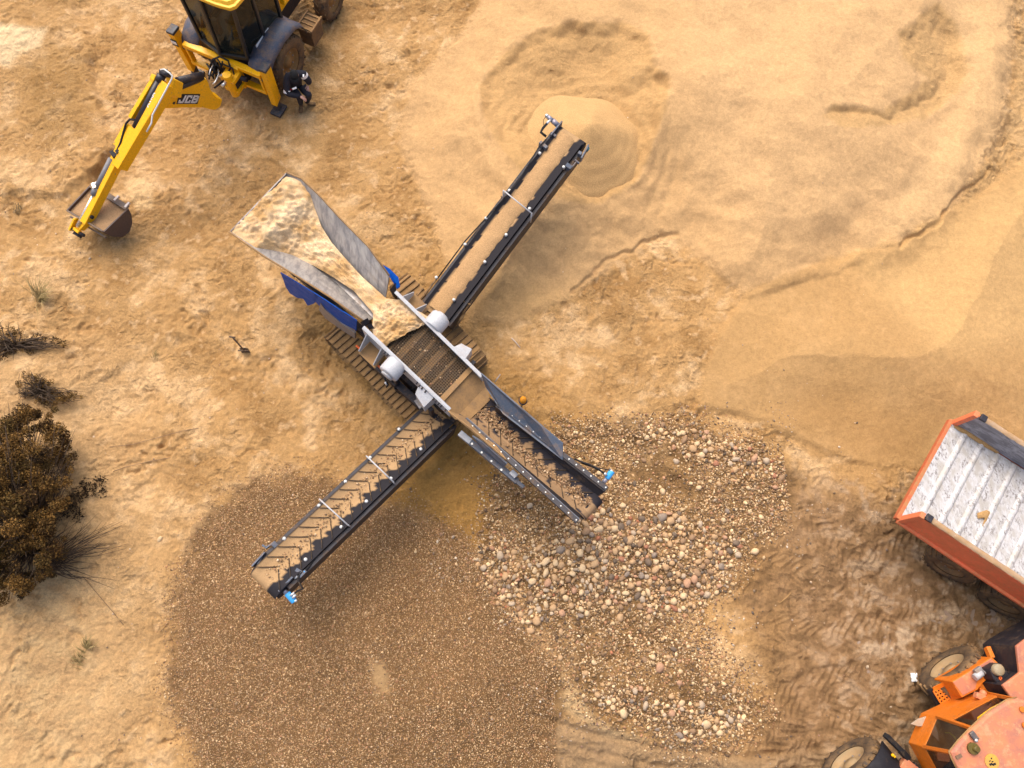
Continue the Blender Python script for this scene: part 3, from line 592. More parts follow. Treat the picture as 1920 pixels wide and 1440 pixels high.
# crawler tracks
def track(pa, pb, w=.47, h=.60):
    a = Vector((pa.x, pa.y, 0)); b = Vector((pb.x, pb.y, 0)); e = (b-a).normalized(); s = V(-e.y, e.x, 0); L = (b-a).length; r = h/2; per = 2*(L-h)+math.pi*h; n = int(per/.135)
    def at(d, rr=r):
        d %= per; S_ = L-h
        if d < S_: return a+e*(r+d)+V(0, 0, r+rr), V(0, 0, 1)
        d -= S_
        if d < math.pi*r: th = d/r; return a+e*(L-r+math.sin(th)*rr)+V(0, 0, r+math.cos(th)*rr), V(0, 0, math.cos(th))+e*math.sin(th)
        d -= math.pi*r
        if d < S_: return a+e*(L-r-d)+V(0, 0, r-rr), V(0, 0, -1)
        th = (d-S_)/r; return a+e*(r-math.sin(th)*rr)+V(0, 0, r-math.cos(th)*rr), -V(0, 0, math.cos(th))-e*math.sin(th)
    sh = MB(); bt = MB(); rows = []
    for i in range(n):
        p, nn = at(i*per/n); p2, _ = at((i+.84)*per/n); x = (p2-p); 
        q = [p-s*w/2, p+s*w/2, p2+s*w/2, p2-s*w/2]; bt.plate(q, nn*.018)
        sh.bar(p-s*w/2+nn*.03, p+s*w/2+nn*.03, .028, .055, nn)
    bt.build('track_pads', paint('packed_earth', (.21, .122, .052), .9, .9), None); o = bpy.data.objects[-1] if False else None
    return sh, bt, a, e, s, L, r
def make_track(pa, pb):
    sh, bt, a, e, s, L, r = track(pa, pb); COL.objects.unlink([q for q in COL.objects if q.name.startswith('track_pads') and q.parent is None][0])
    t = sh.build('track', DIRT, plant, .004); bt.build('track_pads', MATS['packed_earth'], t)
    k = MB(); k.bar(a+e*r+V(0, 0, r), a+e*(L-r)+V(0, 0, r), .26, .34)
    for i in (0, L-2*r): k.cyl(a+e*(r+i)+V(0, 0, r)-s*.17, a+e*(r+i)+V(0, 0, r)+s*.17, r*.82, 20)
    k.build('track_frame', BLACK, t)
make_track(P(622, 614, .6), P(800, 795, .6)); make_track(P(745, 520, .6), P(897, 680, .6))
CLE = paint('dusted_cleat', (.05, .034, .022), .4, .8)
# ---- belt conveyors
def conveyor(name, a, b, wl, wr, load, chev, label_extra, deep=.22, rail=.075, deepr=.34):
    e = (b-a).normalized(); s = e.cross(V(0, 0, 1)).normalized(); n = s.cross(e); L = (b-a).length      # s: right of travel
    fr = MB()
    root = MB()
    for off, dp in (((-wl-rail/2, deepr), (wr+rail/2, deep)) if chev else ((-wl-rail/2, deep), (wr+rail/2, deepr))):
        root.bar(a+s*off-n*(dp/2-.05), b-e*.1+s*off-n*(dp/2-.05), rail, dp, n)
    for i in range(9):
        q = a+e*(L*(i+.5)/9)-n*.12; root.bar(q-s*wl, q+s*wr, .05, .05, n)
    cv = root.build(name, BLACK, plant, .005)
    # belt, troughed
    nj = 18; ni = int(L/.04); rows = []; cols = []
    for i in range(ni+1):
        t = i/ni; row = []
        for j in range(nj+1):
            k = j/nj*2-1; off = k*(wl if k < 0 else wr); row.append(a+e*(L*t)+s*off+n*(.045+.075*abs(k)**2.2)); k = -k if chev else k; ed = .12*perlin(np.array([t*L*5.]), np.array([1.7+(k > 0)*5]), 3)[0]
            if chev: saw = ((t*L/.30-abs(k+.1)*.8) % 1.0)
            else: saw = .5
            lim_r = .62+ed-(.30*saw if chev else 0); d = 1 if (k < (lim_r if chev else .52+ed) and k > (-.93 if chev else -.70-ed)) else 0
            g = 1+.12*perlin(np.array([t*L*3.]), np.array([k*3.]), 8)[0]; cols.append((.40*g, .25*g, .118*g) if d else (.020, .018, .021))
        rows.append(row)
    for q in range(1, 9):
        th = q/8*2.0; rows.append([b+e*(math.sin(th)*.15)+s*((j/nj*2-1)*(wl if j/nj < .5 else wr))+n*(.05-(1-math.cos(th))*.15) for j in range(nj+1)]); cols += cols[-(nj+1):]
    bm_ = MB(); bm_.grid(rows); bm_.build('belt', attr_mat('dusted_belt', .85, 55, .004, .15) if 'dusted_belt' not in MATS else MATS['dusted_belt'], cv, cols=cols)
    un = MB(); un.plate([a-s*wl*.9-n*.02, b-s*wl*.9-n*.02, b+s*wr*.9-n*.02, a+s*wr*.9-n*.02], -n*.012); un.plate([a-s*wl*.9-n*.24, b-s*wl*.9-n*.24, b+s*wr*.9-n*.24, a+s*wr*.9-n*.24], -n*.012); un.build('return_belt', RUB, cv)
    if chev:
        c = MB()
        for i in range(int(L/.235)):
            for sg in (-1, 1):
                w = wl if sg < 0 else wr; p = a+e*(.235*i+.26); pr = [p+s*(sg*w*k)+e*(.30*k*.9-.2)+n*(.058+.075*k**2.2) for k in (.06, .35, .65, .93)]
                c.tube(pr, .009, 5)
        c.build('chevron_cleats', CLE, cv)
    hd = MB(); hd.cyl(b-s*(wl+.02)-n*.08, b+s*(wr+.02)-n*.10, .11, 24); hd.build('head_drum', RUB, cv)
    return cv, e, s, n, L
def caps(cv, pts, r=.035):
    for px, py, h in pts:
        p = P(px, py, h); m_ = MB(); m_.cyl(p-V(0, 0, .07), p, r*.7, 10); m_.ball(p, r, 1, 1, .7, 10); m_.build('roller_cap', ZINC, cv)
def hgt(a, b, t): return a.z*(1-t)+b.z*t
# sand conveyor, up and right
ua, ub = P(812, 590, 1.1), P(1064, 258, 2.0)
c1v, e1, s1, n1v, LU = conveyor('sand_conveyor', ua, ub, .26, .36, None, False, '')
def onU(px, py):
    best = min(range(101), key=lambda i: (Vector(Qv(L3(ua, ub, i/100)))-Vector((px, py))).length); return hgt(ua, ub, best/100)
def Qv(p): a, b = Qarr(np.array(p.x), np.array(p.y), np.array(p.z)); return float(a), float(b)
caps(c1v, [(x, y, onU(x, y)+.12) for x, y in ((1057, 313), (993, 391), (949, 440), (909, 491), (851, 562), (955, 357), (911, 409), (872, 458), (818, 520), (1012, 287))])
gb = MB(); A_ = P(944, 357, 2.05); B_ = P(997, 400, 2.05); gb.tube([A_, B_], .014, 8); gb.tube([A_, A_+dn*.35], .014); gb.tube([B_, B_+dn*.35], .014); gb.build('guide_bar', WHITE, c1v)
hs = MB(); hs.tube([P(818, 525, 1.2), P(872, 452, 1.5), P(945, 372, 1.8), P(972, 340, 1.95), P(990, 310, 2.0), P(1011, 275, 2.08), P(1024, 261, 2.1)], .014); hs.tube([P(1024, 256, 2.1), P(1014, 248, 2.12), P(1018, 240, 2.14), P(1028, 229, 2.15)], .026); hs.tube([P(1020, 238, 2.15), P(1019, 225, 2.18), P(1024, 217, 2.18)], .006); hs.build('hydraulic_hose', HOSE, c1v)
mo = MB(); mo.cyl(P(1026, 218, 2.14), P(1036, 226, 2.12), .045, 16); mo.cyl(P(1036, 226, 2.12), P(1046, 235, 2.08), .055, 16); mo.build('drive_motor', paint('grey_motor', (.30, .30, .36), .3, .4, .4), c1v)
f2 = MB(); f2.cyl(P(1025, 232, 2.16), P(1032, 225, 2.16), .026); f2.ball(P(1025, 217, 2.16), .04); f2.build_each('hose_fitting', CHR, c1v)
tb = MB()
for pa, pb in (((1032, 257), (1053, 231)), ((1089, 300), (1103, 275))): tb.bar(P(*pa, 2.06), P(*pb, 2.06), .03, .16)
tb.bar(P(1036, 254, 2.03), P(1042, 258, 2.03), .05, .12); tb.bar(P(1084, 288, 2.03), P(1090, 291, 2.03), .07, .12); tb.bar(P(1060, 310, 1.98), P(1069, 317, 1.95), .09, .14); tb.bar(P(1069, 318, 1.97), P(1082, 302, 2.0), .025, .05); tb.bar(P(1078, 300, 2.02), P(1086, 307, 2.0), .03, .05); tb.bar(P(1012, 269, 2.0), P(1025, 280, 2.0), .07, .14)
tb.build_each('take_up_bracket', SLATE, c1v, .003)
td = MB(); td.rev(P(1100, 279, 2.06), s1, [(0, 0), (0, .05), (.04, .05), (.05, 0)], 14); td.build('bearing', paint('teal_paint', (.03, .20, .25), .3, .4), c1v)
fb_ = MB(); fb_.tube([P(868, 588, 1.15), P(885, 563, 1.2)], .02); fb_.tube([P(856, 610, 1.0), P(870, 588, 1.1)], .03); fb_.bar(P(868, 565, 1.25), P(882, 572, 1.2), .03, .05); fb_.tube([P(782, 572, 1.1), P(818, 523, 1.3)], .022); fb_.tube([P(776, 562, 1.0), P(790, 545, 1.0)], .02); fb_.build_each('pivot_bracket', DIRT, c1v)
# gravel conveyor, down and left
la, lb = P(826, 776, .95), P(502, 1083, 2.0)
c2v, e2, s2, n2v, LD = conveyor('gravel_conveyor', la, lb, .34, .26, None, True, '')
def onD(px, py): return hgt(la, lb, min(range(101), key=lambda i: (Vector(Qv(L3(la, lb, i/100)))-Vector((px, py))).length)/100)
caps(c2v, [(x, y, onD(x, y)+.10) for x, y in ((789, 842), (733, 897), (687, 940), (640, 988), (573, 1049), (748, 805), (694, 858), (648, 903), (598, 948), (533, 1010))])
for (ax, ay), (bx_, by__) in (((687, 855), (737, 903)), ((599, 936), (652, 984))):
    h = onD((ax+bx_)/2, (ay+by__)/2)+.32; g = MB(); A_ = P(ax, ay, h); B_ = P(bx_, by__, h); g.tube([A_, B_], .013, 8); g.tube([A_, A_+dn*.3], .013); g.tube([B_, B_+dn*.3], .013); g.build('guide_bar', WHITE, c2v)
mo = MB(); mo.cyl(P(538, 1112, 1.95), P(552, 1128, 1.9), .055, 16); mo.build('drive_motor', MOTB, c2v, .006)
mo = MB(); mo.cyl(P(531, 1105, 1.95), P(538, 1113, 1.95), .04, 12); mo.build('motor_neck', paint('grey_motor', (.3, .3, .36)), c2v)
mo = MB(); mo.cyl(P(527, 1110, 1.93), P(533, 1104, 1.93), .04, 12); mo.build('bearing', MATS['teal_paint'], c2v)
f2 = MB(); f2.cyl(P(544, 1117, 1.98), P(552, 1111, 1.98), .02); f2.cyl(P(548, 1121, 1.98), P(555, 1115, 1.98), .02); f2.cyl(P(551, 1128, 1.93), P(557, 1125, 1.93), .022); f2.cyl(P(552, 1084, 2.0), P(558, 1080, 2.0), .025); f2.build_each('hose_fitting', CHR, c2v)
hs = MB(); hs.tube([P(552, 1112, 1.98), P(560, 1107, 2.0), P(568, 1104, 2.02), P(562, 1094, 2.03), P(558, 1087, 2.03), P(562, 1076, 2.02), P(574, 1068, 1.98), P(600, 1035, 1.8), P(640, 990, 1.65), P(720, 915, 1.4), P(800, 830, 1.05), P(825, 805, .9)], .016); hs.build('hydraulic_hose', HOSE, c2v)
tb = MB(); tb.bar(P(474, 1062, 2.02), P(498, 1036, 2.02), .03, .14); tb.bar(P(484, 1058, 2.0), P(492, 1044, 2.0), .04, .1); tb.bar(P(524, 1109, 2.0), P(550, 1082, 2.0), .03, .14); tb.bar(P(498, 1028, 1.98), P(516, 1016, 1.95), .03, .06); tb.bar(P(512, 1018, 1.95), P(521, 1026, 1.93), .08, .12); tb.bar(P(492, 1022, 1.97), P(498, 1026, 1.97), .03, .05); tb.bar(P(556, 1068, 1.95), P(570, 1076, 1.95), .06, .12); tb.bar(P(562, 1082, 1.98), P(574, 1070, 1.98), .05, .07)
tb.build_each('take_up_bracket', SLATE, c2v, .003)
bd = MB(); bd.ball(P(571, 1072, 1.99), .028); bd.build('blue_tag', MOTB, c2v)
fb_ = MB(); fb_.tube([P(760, 775, .5), P(785, 752, .6)], .03); fb_.bar(P(742, 806, 1.0), P(756, 796, 1.0), .05, .08); fb_.tube([P(830, 830, .7), P(860, 790, 1.0)], .03); fb_.tube([P(812, 838, .7), P(850, 805, .9)], .025); fb_.build_each('pivot_bracket', DIRT, c2v)
sm_ = MB(); sm_.box(P(787, 757, 1.0), .13, .2, .1, .6); sm_.build('service_box', STEEL, plant, .01)
# oversize conveyor, down and right, between tall side walls
fr_t, fr_b = P(948, 770, 1.78), P(1138, 917, 2.0); fl_t, fl_b = P(886, 800, 1.78), P(1083, 978, 2.0)
fa, fbp = P(899, 768, 1.38), P(1104, 947, 1.72); e3 = (fbp-fa).normalized(); s3 = e3.cross(V(0, 0, 1)).normalized()
br0, br1 = P(921, 748, 1.38), P(1121, 931, 1.72); bl0, bl1 = P(878, 789, 1.38), P(1088, 965, 1.72)
rl = MB(); frt0 = fr_t-e3*.55; flt0 = fl_t-e3*.30
for (p, q, i0, i1) in ((fl_t, fl_b, bl0, bl1), (fr_t, fr_b, br0, br1)): rl.bar(p-e3*.2, q, .09, .07)
c3v = rl.build('oversize_conveyor', BLACK, plant, .006)
for (p, q) in ((fl_t, fl_b), (fr_t, fr_b)):
    bt = MB(); N = 15
    for i in range(N): k = L3(p, q, i/(N-1)*.985)+V(0, 0, .037); bt.cyl(k-V(0, 0, .01), k+V(0, 0, .012), .013, 8)
    bt.build('rail_bolts', ZINC, c3v)
for sg, (p, q, i0, i1) in ((-1, (fl_t, fl_b, bl0, bl1)), (1, (fr_t, fr_b, br0, br1))):
    w = MB(); w.plate([p-e3*.35, q, i1, i0-e3*.05], s3*sg*.02); w.build('skirt', RUB, c3v)
    ow = MB(); ow.plate([p-e3*.2+s3*sg*.045, q+s3*sg*.045, q+s3*sg*.045+dn*.30, p-e3*.2+s3*sg*.045+dn*.42], s3*sg*.02); ow.build('side_frame', SLATE if sg < 0 else BLACK, c3v, .003)
# belt
nj = 20; Lb = (fbp-fa).length; ni = int(Lb/.035); rows = []; cols = []
for i in range(ni+1):
    t = i/ni; row = []
    for j in range(nj+1):
        k = j/nj; row.append(L3(L3(bl0, bl1, t), L3(br0, br1, t), k)+V(0, 0, .07*(2*k-1)**2-.02)); saw = (t*Lb/.30-k*.9) % 1.0; ed = .08*perlin(np.array([t*Lb*4.]), np.array([2.2]), 3)[0]
        on = k < .86-.36*saw+ed and not (k < .42 and perlin(np.array([t*Lb*5.]), np.array([k*6.]), 12)[0] > .45); g = 1+.2*perlin(np.array([t*Lb*3.]), np.array([k*3.]), 8)[0]
        gg = .75 if k < .3 else 1.0
        cols.append((.33*g*gg, .205*g*gg, .105*g*gg) if on else (.030, .026, .030))
    rows.append(row)
for q in range(1, 9):
    th = q/8*2.0; rows.append([L3(bl1, br1, j/nj)+e3*(math.sin(th)*.14)+V(0, 0, .0-(1-math.cos(th))*.14+.05*(2*j/nj-1)**2*(1-q/8)-.015) for j in range(nj+1)]); cols += cols[-(nj+1):]
b_ = MB(); b_.grid(rows); b_.build('belt', MATS['dusted_belt'], c3v, cols=cols)
c = MB()
for i in range(int(Lb/.30)):
    t = (i+.5)*.30/Lb
    for k0, k1 in ((.46, .06), (.54, .96)):
        c.tube([L3(L3(bl0, bl1, min(1, max(0, t-.08+.58*abs(k-.5)/Lb))), L3(br0, br1, min(1, max(0, t-.08+.58*abs(k-.5)/Lb))), k)+V(0, 0, .07*(2*k-1)**2-.01) for k in (k0, (2*k0+k1)/3, (k0+2*k1)/3, k1)], .009, 5)
c.build('chevron_cleats', CLE, c3v)
un = MB(); un.plate([bl0+dn*.2, br0+dn*.2, br1+dn*.2, bl1+dn*.2], dn*.02); un.build('return_belt', RUB, c3v)
hd = MB(); hd.cyl(L3(bl1, br1, .02)+dn*.10, L3(bl1, br1, .98)+dn*.14, .10, 22); hd.build('head_drum', RUB, c3v)
# flared upper plates
x1 = P(903, 699, 2.05); x2 = P(1016, 798, 2.12); x3 = P(1056, 830, 2.05); y1 = P(912, 725, 1.75); y2 = fr_t+e3*.95
w = MB(); w.plate([x1, x2, x3, L3(fr_t, fr_b, .60)+s3*.06, fr_t+s3*.06, y1], s3*.02); w.build('flared_plate', SLATE, c3v, .003)
v1 = P(839, 771, 2.0); v2 = P(882, 803, 2.0); v3 = P(948, 862, 1.92)
w = MB(); w.plate([v1, v2, v3, fl_t+e3*.5-s3*.03, fl_t-e3*.25-s3*.02, P(880, 790, 1.5)], -s3*.02); w.build('flared_plate', TANST, c3v, .003)
w = MB(); w.plate([P(885, 818, 1.9), P(905, 830, 1.9), P(950, 870, 1.85), P(945, 875, 1.7), P(900, 838, 1.7)], -s3*.03); w.build('side_frame', SLATE, c3v, .003)
w = MB(); w.bar(P(862, 812, 1.5), P(884, 830, 1.5), .11, .10); w.build('beam_end', paint('pale_steel', (.40, .42, .45), .4, .4), c3v, .004)
w = MB(); w.bar(P(882, 829, 1.5), P(970, 903, 1.5), .11, .12); w.bar(P(968, 902, 1.5), P(982, 914, 1.5), .07, .10); bm1 = w.build('support_beam', SLATE, c3v, .004)
w = MB()
for k in range(4): p = L3(P(885, 832, 1.57), P(940, 881, 1.57), k/3); w.cyl(p-V(0, 0, .01), p+V(0, 0, .01), .02, 10)
w.build('beam_bolts', ZINC, bm1)
w = MB(); w.bar(P(958, 884, 1.6), P(968, 894, 1.6), .10, .1); w.build('beam_bracket', MATS['pale_steel'], c3v, .004)
w = MB(); w.bar(P(1008, 800, 1.95), P(1020, 812, 1.9), .07, .06); w.bar(P(1028, 812, 1.95), P(1036, 821, 1.9), .06, .06); w.build('beam_bracket', MATS['pale_steel'], c3v, .004)
w = MB(); w.cyl(P(1138, 897, 1.85), P(1148, 883, 1.9), .055, 16); w.build('drive_motor', MOTB, c3v, .006)
w = MB(); w.cyl(P(1130, 906, 1.8), P(1138, 897, 1.85), .04, 12); w.build('motor_neck', MATS['grey_motor'], c3v)
w = MB(); w.cyl(P(1133, 887, 1.95), P(1137, 891, 1.93), .025); w.cyl(P(1145, 881, 1.93), P(1149, 886, 1.92), .02); w.build_each('hose_fitting', CHR, c3v)
w = MB(); w.tube([P(1077, 860, 1.85), P(1090, 866, 1.85), P(1105, 871, 1.85), P(1120, 878, 1.88), P(1133, 888, 1.94)], .018); w.tube([P(1090, 868, 1.8), P(1112, 876, 1.8), P(1128, 884, 1.86), P(1134, 890, 1.9)], .014); w.tube([P(1120, 878, 1.88), P(1138, 880, 1.92), P(1146, 882, 1.93)], .008); w.build('hydraulic_hose', HOSE, c3v)
w = MB(); p0_ = P(978, 764, 1.9); w.cyl(p0_, p0_+V(0, 0, .42), .013, 10); bp = w.build('beacon_pole', BLACK, plant); bc = p0_+V(0, 0, .42)
w = MB(); w.rev(bc, (0, 0, 1), [(0, 0), (0, .075), (.03, .08), (.045, .07), (.045, 0)], 20); w.build('beacon_base', BLACK, bp)
w = MB(); w.rev(bc+V(0, 0, .045), (0, 0, 1), [(0, .062), (.06, .062), (.10, .045), (.12, 0)], 20); w.build('beacon_lens', AMB, bp)
w = MB(); w.tube([P(928, 716, 1.2), P(938, 702, 1.2)], .012); w.build('small_lever', STEEL, plant)
# ---- feed hopper
rimL = [P(430, 435, 2.3), P(462, 458, 2.3), P(500, 484, 2.3), P(560, 520, 2.3), P(620, 558, 2.28), P(683, 603, 2.25)]
botL = [P(466, 425, 1.75), P(500, 440, 1.75), P(530, 460, 1.75), P(585, 490, 1.75), P(645, 545, 1.75), P(700, 598, 1.8)]
rimR = [P(537, 324, 2.3), P(565, 335, 2.3), P(600, 368, 2.3), P(640, 412, 2.3), P(690, 462, 2.28), P(730, 517, 2.25)]
botR = [P(520, 362, 1.75), P(545, 385, 1.75), P(575, 415, 1.75), P(612, 462, 1.75), P(662, 520, 1.75), P(722, 566, 1.8)]
def wall(rim, bot, name, off, mat):
    w = MB(); w.grid([[L3(r_, b_, k/4) for k in range(5)] for r_, b_ in zip(rim, bot)], False); return w.build(name, mat, hop, solid=.02)
hp = MB(); hp.bar(rimL[0]-V(0, 0, .03), rimR[0]-V(0, 0, .03), .02, .05); hp.grid([[L3(rimL[0], rimR[0], k/6), L3(botL[0], botR[0], k/6)] for k in range(7)], False)
hop = hp.build('feed_hopper', STEEL, plant, solid=0)
SCUF = NT('scoured_steel'); _g = SCUF.n.new('ShaderNodeMapping'); SCUF.l(SCUF.co, _g.inputs[0]); _g.inputs['Rotation'].default_value = (0, 0, math.radians(-15)); _g.inputs['Scale'].default_value = (5, 1, 2); _n = SCUF.noise(2.2, 5, .65, _g.outputs[0], .3); _n2 = SCUF.noise(30, 4, .7); SCUF.base(SCUF.mix(SCUF.ramp(_n, .38, .62), (.22, .205, .20), (.42, .385, .34))); SCUF.set(Roughness=SCUF.ramp(_n2, .3, .7, .35, .6), Metallic=.25); SCUF.bump(_n2, .002, .5)
wall(rimL, botL, 'hopper_wall', -1, SCUF.m); wall(rimR, botR, 'hopper_wall', 1, SCUF.m)
fl = MB(); fl.grid([[L3(l_, r_, k/4)+dn*.02 for k in range(5)] for l_, r_ in zip(botL, botR)], False); fl.build('hopper_floor', STEEL, hop, solid=.02)
lip = MB(); 
for rim in (rimL, rimR): lip.tube([p+V(0, 0, .01) for p in rim], .018, 6)
lip.build('rim_tube', TANST, hop)
side = (L0-R0).normalized()
def skirtpanel(name, mat, pts, th=.02):
    A_ = rimL[2]+side*.03; B_ = rimL[5]+side*.03; w = MB(); w.plate([PV(a, b, A_, B_) for a, b in pts], side*th); return w.build(name, mat, hop, .003)
skirtpanel('blue_guard', BLUE, [(527, 510), (560, 530), (598, 553), (590, 568), (578, 572), (570, 559), (558, 557), (545, 549), (537, 537), (533, 525)])
skirtpanel('blue_guard', BLUE, [(590, 548), (612, 562), (642, 582), (648, 585), (670, 600), (669, 619), (652, 609), (630, 598), (615, 582), (600, 572), (590, 562)])
skirtpanel('hopper_leg', STEEL, [(603, 566), (612, 578), (640, 602), (668, 622), (668, 632), (640, 614), (612, 594), (600, 578)], .04)
w = MB(); A_ = rimR[4]; B_ = rimR[5]; w.plate([P(715, 495, 2.22), P(730, 503, 2.18), P(747, 520, 2.12), P(750, 537, 2.05), P(744, 541, 2.05), P(731, 519, 2.24)], V(0, 0, -.03)); w.build('blue_guard', BLUE, hop, .003)
w = MB(); w.plate([P(732, 545, 2.25), P(742, 532, 2.25), P(744, 552, 2.1), P(738, 558, 2.05)], V(0, 0, .05)); w.plate([P(676, 606, 2.25), P(690, 598, 2.25), P(694, 606, 2.15), P(682, 614, 2.15)], V(0, 0, .05)); w.plate([P(688, 612, 2.1), P(697, 608, 2.1), P(702, 616, 2.05), P(692, 618, 2.05)], V(0, 0, .04)); w.build_each('rubber_seal', RUB, hop)
w = MB()
for t in (.15, .5, .85): q = L3(rimL[1], rimL[5], t)-side*.35; q.z = 1.75; w.bar(q, V(q.x, q.y, .9), .09, .09, u); q = L3(rimR[1], rimR[5], t)+side*.35; q.z = 1.75; w.bar(q, V(q.x, q.y, .9), .09, .09, u)
q = L3(L3(rimL[0], rimR[0], .5), L3(L0, R0, .5), .1); q.z = 1.0; q2_ = L3(L0, R0, .5); q2_.z = 1.0; w.bar(q+side*.3, q2_+side*.3, .14, .2); w.bar(q-side*.3, q2_-side*.3, .14, .2); w.build('hopper_frame', BLACK, hop, .005)
# ---- loads riding on the plant
SEC = [((433, 436, 2.27), (536, 331, 2.27)), ((452, 450, 2.27), (560, 335, 2.27)), ((478, 467, 2.24), (585, 362, 2.20)), ((513, 472, 2.02), (591, 392, 2.06)), ((545, 480, 1.87), (603, 425, 2.0)), ((588, 498, 1.86), (622, 455, 1.96)), ((625, 520, 1.87), (645, 482, 1.95)), ((664, 546, 1.9), (680, 520, 1.95)), ((700, 588, 1.97), (725, 560, 2.02)), ((698, 616, 2.03), (752, 562, 2.06)), ((701, 634, 2.02), (775, 578, 2.05)), ((708, 648, 1.99), (800, 592, 2.02)), ((716, 654, 1.965), (812, 600, 1.975))]
sec = [(P(*a), P(*b)) for a, b in SEC]
def load_rows(sec, nu, nv, crown, amp, seed, fr=3.0):
    rows = []; k = len(sec)-1
    for i in range(nu+1):
        t = i/nu*k; j = min(int(t), k-1); f = t-j; a = L3(sec[j][0], sec[j+1][0], f); b = L3(sec[j][1], sec[j+1][1], f); row = []
        for q in range(nv+1):
            s_ = q/nv; p = L3(a, b, s_); p.z += crown*(1-(2*s_-1)**2); e_ = min(1, 6*min(s_, 1-s_)+.15); X_ = np.array([p.x]); Y_ = np.array([p.y])
            p.z += amp*e_*(float(fbm(X_, Y_, fr, 4, seed)[0])+.5*float(fbm(X_, Y_, fr*4.5, 2, seed+3)[0])+.6*(float(ridged(X_, Y_, fr*1.6, 2, seed+7)[0])-.5)); row.append(p)
        rows.append(row)
    return rows
rows = load_rows(sec, 170, 70, .04, .09, 300, 3.4)
cols = []
for r_ in rows:
    for p in r_:
        a = float(fbm(np.array([p.x]), np.array([p.y]), 1.7, 3, 310)[0]); b2 = float(fbm(np.array([p.x]), np.array([p.y]), 6., 2, 320)[0]); k = min(1, max(0, .5+1.3*a+.5*b2)); cols.append((lerp(.46, .70, k), lerp(.28, .51, k), lerp(.115, .30, k)))
b_ = MB(); b_.grid(rows); o = b_.build('sand_load', attr_mat('loose_sand', .95, 40, .012, .22), None, cols=cols); tag(o, 'pale pit sand filling the feed hopper and spilling onto the screen', None, None, 'stuff')
def belt_load(name, a, b, e, s, n, L, off, w0, w1, h, base, label, seed):
    rows = []; cols = []; N = int(L/.03); J = 14
    for i in range(N+1):
        t = i/N; el = off-w0*(1+.10*perlin(np.array([t*L*7]), np.array([.5]), seed)[0]); er = off+w1*(1+.14*perlin(np.array([t*L*8]), np.array([3.5]), seed)[0]); row = []
        for j in range(J+1):
            k = j/J; d = lerp(el, er, k); hh = .047+h*(1-(2*k-1)**2)**.8+.006*perlin(np.array([t*L*9]), np.array([k*4.]), seed+1)[0]-.02*(j in (0, J)); row.append(a+e*(L*t)+s*d+n*hh); g = 1+.08*perlin(np.array([t*L*4]), np.array([k*2.]), seed+2)[0]; cols.append(tuple(c*g for c in base))
        rows.append(row)
    b_ = MB(); b_.grid(rows); o = b_.build(name, MATS['fresh_sand'], None, cols=cols); return tag(o, label, None, None, 'stuff')
belt_load('belt_sand', ua+e1*.1, ub, e1, s1, n1v, LU-.1, .0, .20, .22, .06, (.47, .285, .130), 'ribbon of damp sand riding up the narrow sand conveyor', 400)
def belt_stones(name, n, pos, rad, label, seed, sh=None, ff=None):
    r = np.random.RandomState(seed); xy = []; zz = []
    for i in range(n): p = pos(r); xy.append((p.x, p.y)); zz.append(p.z)
    zz = np.array(zz); rr = r.lognormal(math.log(rad), .4, n).clip(rad*.5, rad*2.6)
    return scatter_mesh(name, np.array(xy), rr, sh or S1, F1 if ff is None else ff, cols_for(n, seed+1, .92, None, .55)*np.array([1.05, .92, .75]), SMAT, lambda x, y: zz, .25, label)
def posf(r):
    t = r.rand()*.99; k = np.clip(.45+.10*math.sin(t*9)+r.normal(0, .10), .10, .88); return L3(L3(bl0, bl1, t), L3(br0, br1, t), k)+V(0, 0, .01)
belt_stones('belt_stones', 950, posf, .013, 'stones in a line down the middle of the main discharge belt', 71)
def posd(r):
    t = r.rand(); return la+e2*(LD*t)+s2*(.02+r.normal(0, .07))+n2v*.06
belt_stones('belt_pebbles', 520, posd, .012, 'small pebbles riding in the middle of the chevron gravel belt', 72)
def poss(r): a_ = r.rand()**.8; return L3(L3(a0, a1, .12+.86*a_), L3(b0, b1, .12+.86*a_), .03+.94*r.rand())+V(0, 0, .014)
belt_stones('screen_pebbles', 170, poss, .012, 'pebbles bouncing on the wire screen deck', 73)
# ------------------------------------------------------------ shared vehicle bits
YEL = paint('yellow_paint', (.95, .48, .003), .12, .35, 0, (.42, .25, .09)); DKGREY = paint('dark_plastic', (.045, .048, .058), .35, .5); FENG = paint('fender_grey', (.060, .072, .105), .45, .45); TYRE = rubber('tyre_rubber', (.030, .026, .023), .75)
RED = paint('red_paint', (.90, .19, .08), .75, .5, 0, (.50, .27, .12), 3.); ORNG = paint('orange_paint', (.68, .175, .010), .36, .55, 0, (.36, .15, .05), 4.); _s = NT('faded_orange'); _a = _s.noise(2.6, 6, .7); _b = _s.noise(7, 6, .75); _c = _s.noise(40, 4, .7); _k = _s.mix(_s.ramp(_a, .42, .62), (.58, .20, .085), (.40, .15, .095)); _k = _s.mix(_s.ramp(_b, .52, .68, 0, .8), _k, (.55, .31, .15)); _k = _s.mix(_s.ramp(_c, .60, .72, 0, .5), _k, (.20, .08, .05)); _s.base(_k); _s.set(Roughness=.6); _s.bump(_c, .002, .5); SALM = _s.m
RIMB = paint('dusty_rim', (.40, .29, .16), .7, .7)
GL = NT('cab_glass'); GL.base((.012, .016, .015)); GL.set(Roughness=.06); _tr = GL.n.new('ShaderNodeBsdfTransparent'); _tr.inputs[0].default_value = (.55, .6, .55, 1); _mx = GL.n.new('ShaderNodeMixShader'); _mx.inputs[0].default_value = .62; GL.l(_tr.outputs[0], _mx.inputs[1]); GL.l(GL.b.outputs[0], _mx.inputs[2]); GL.l(_mx.outputs[0], GL.out.inputs[0])
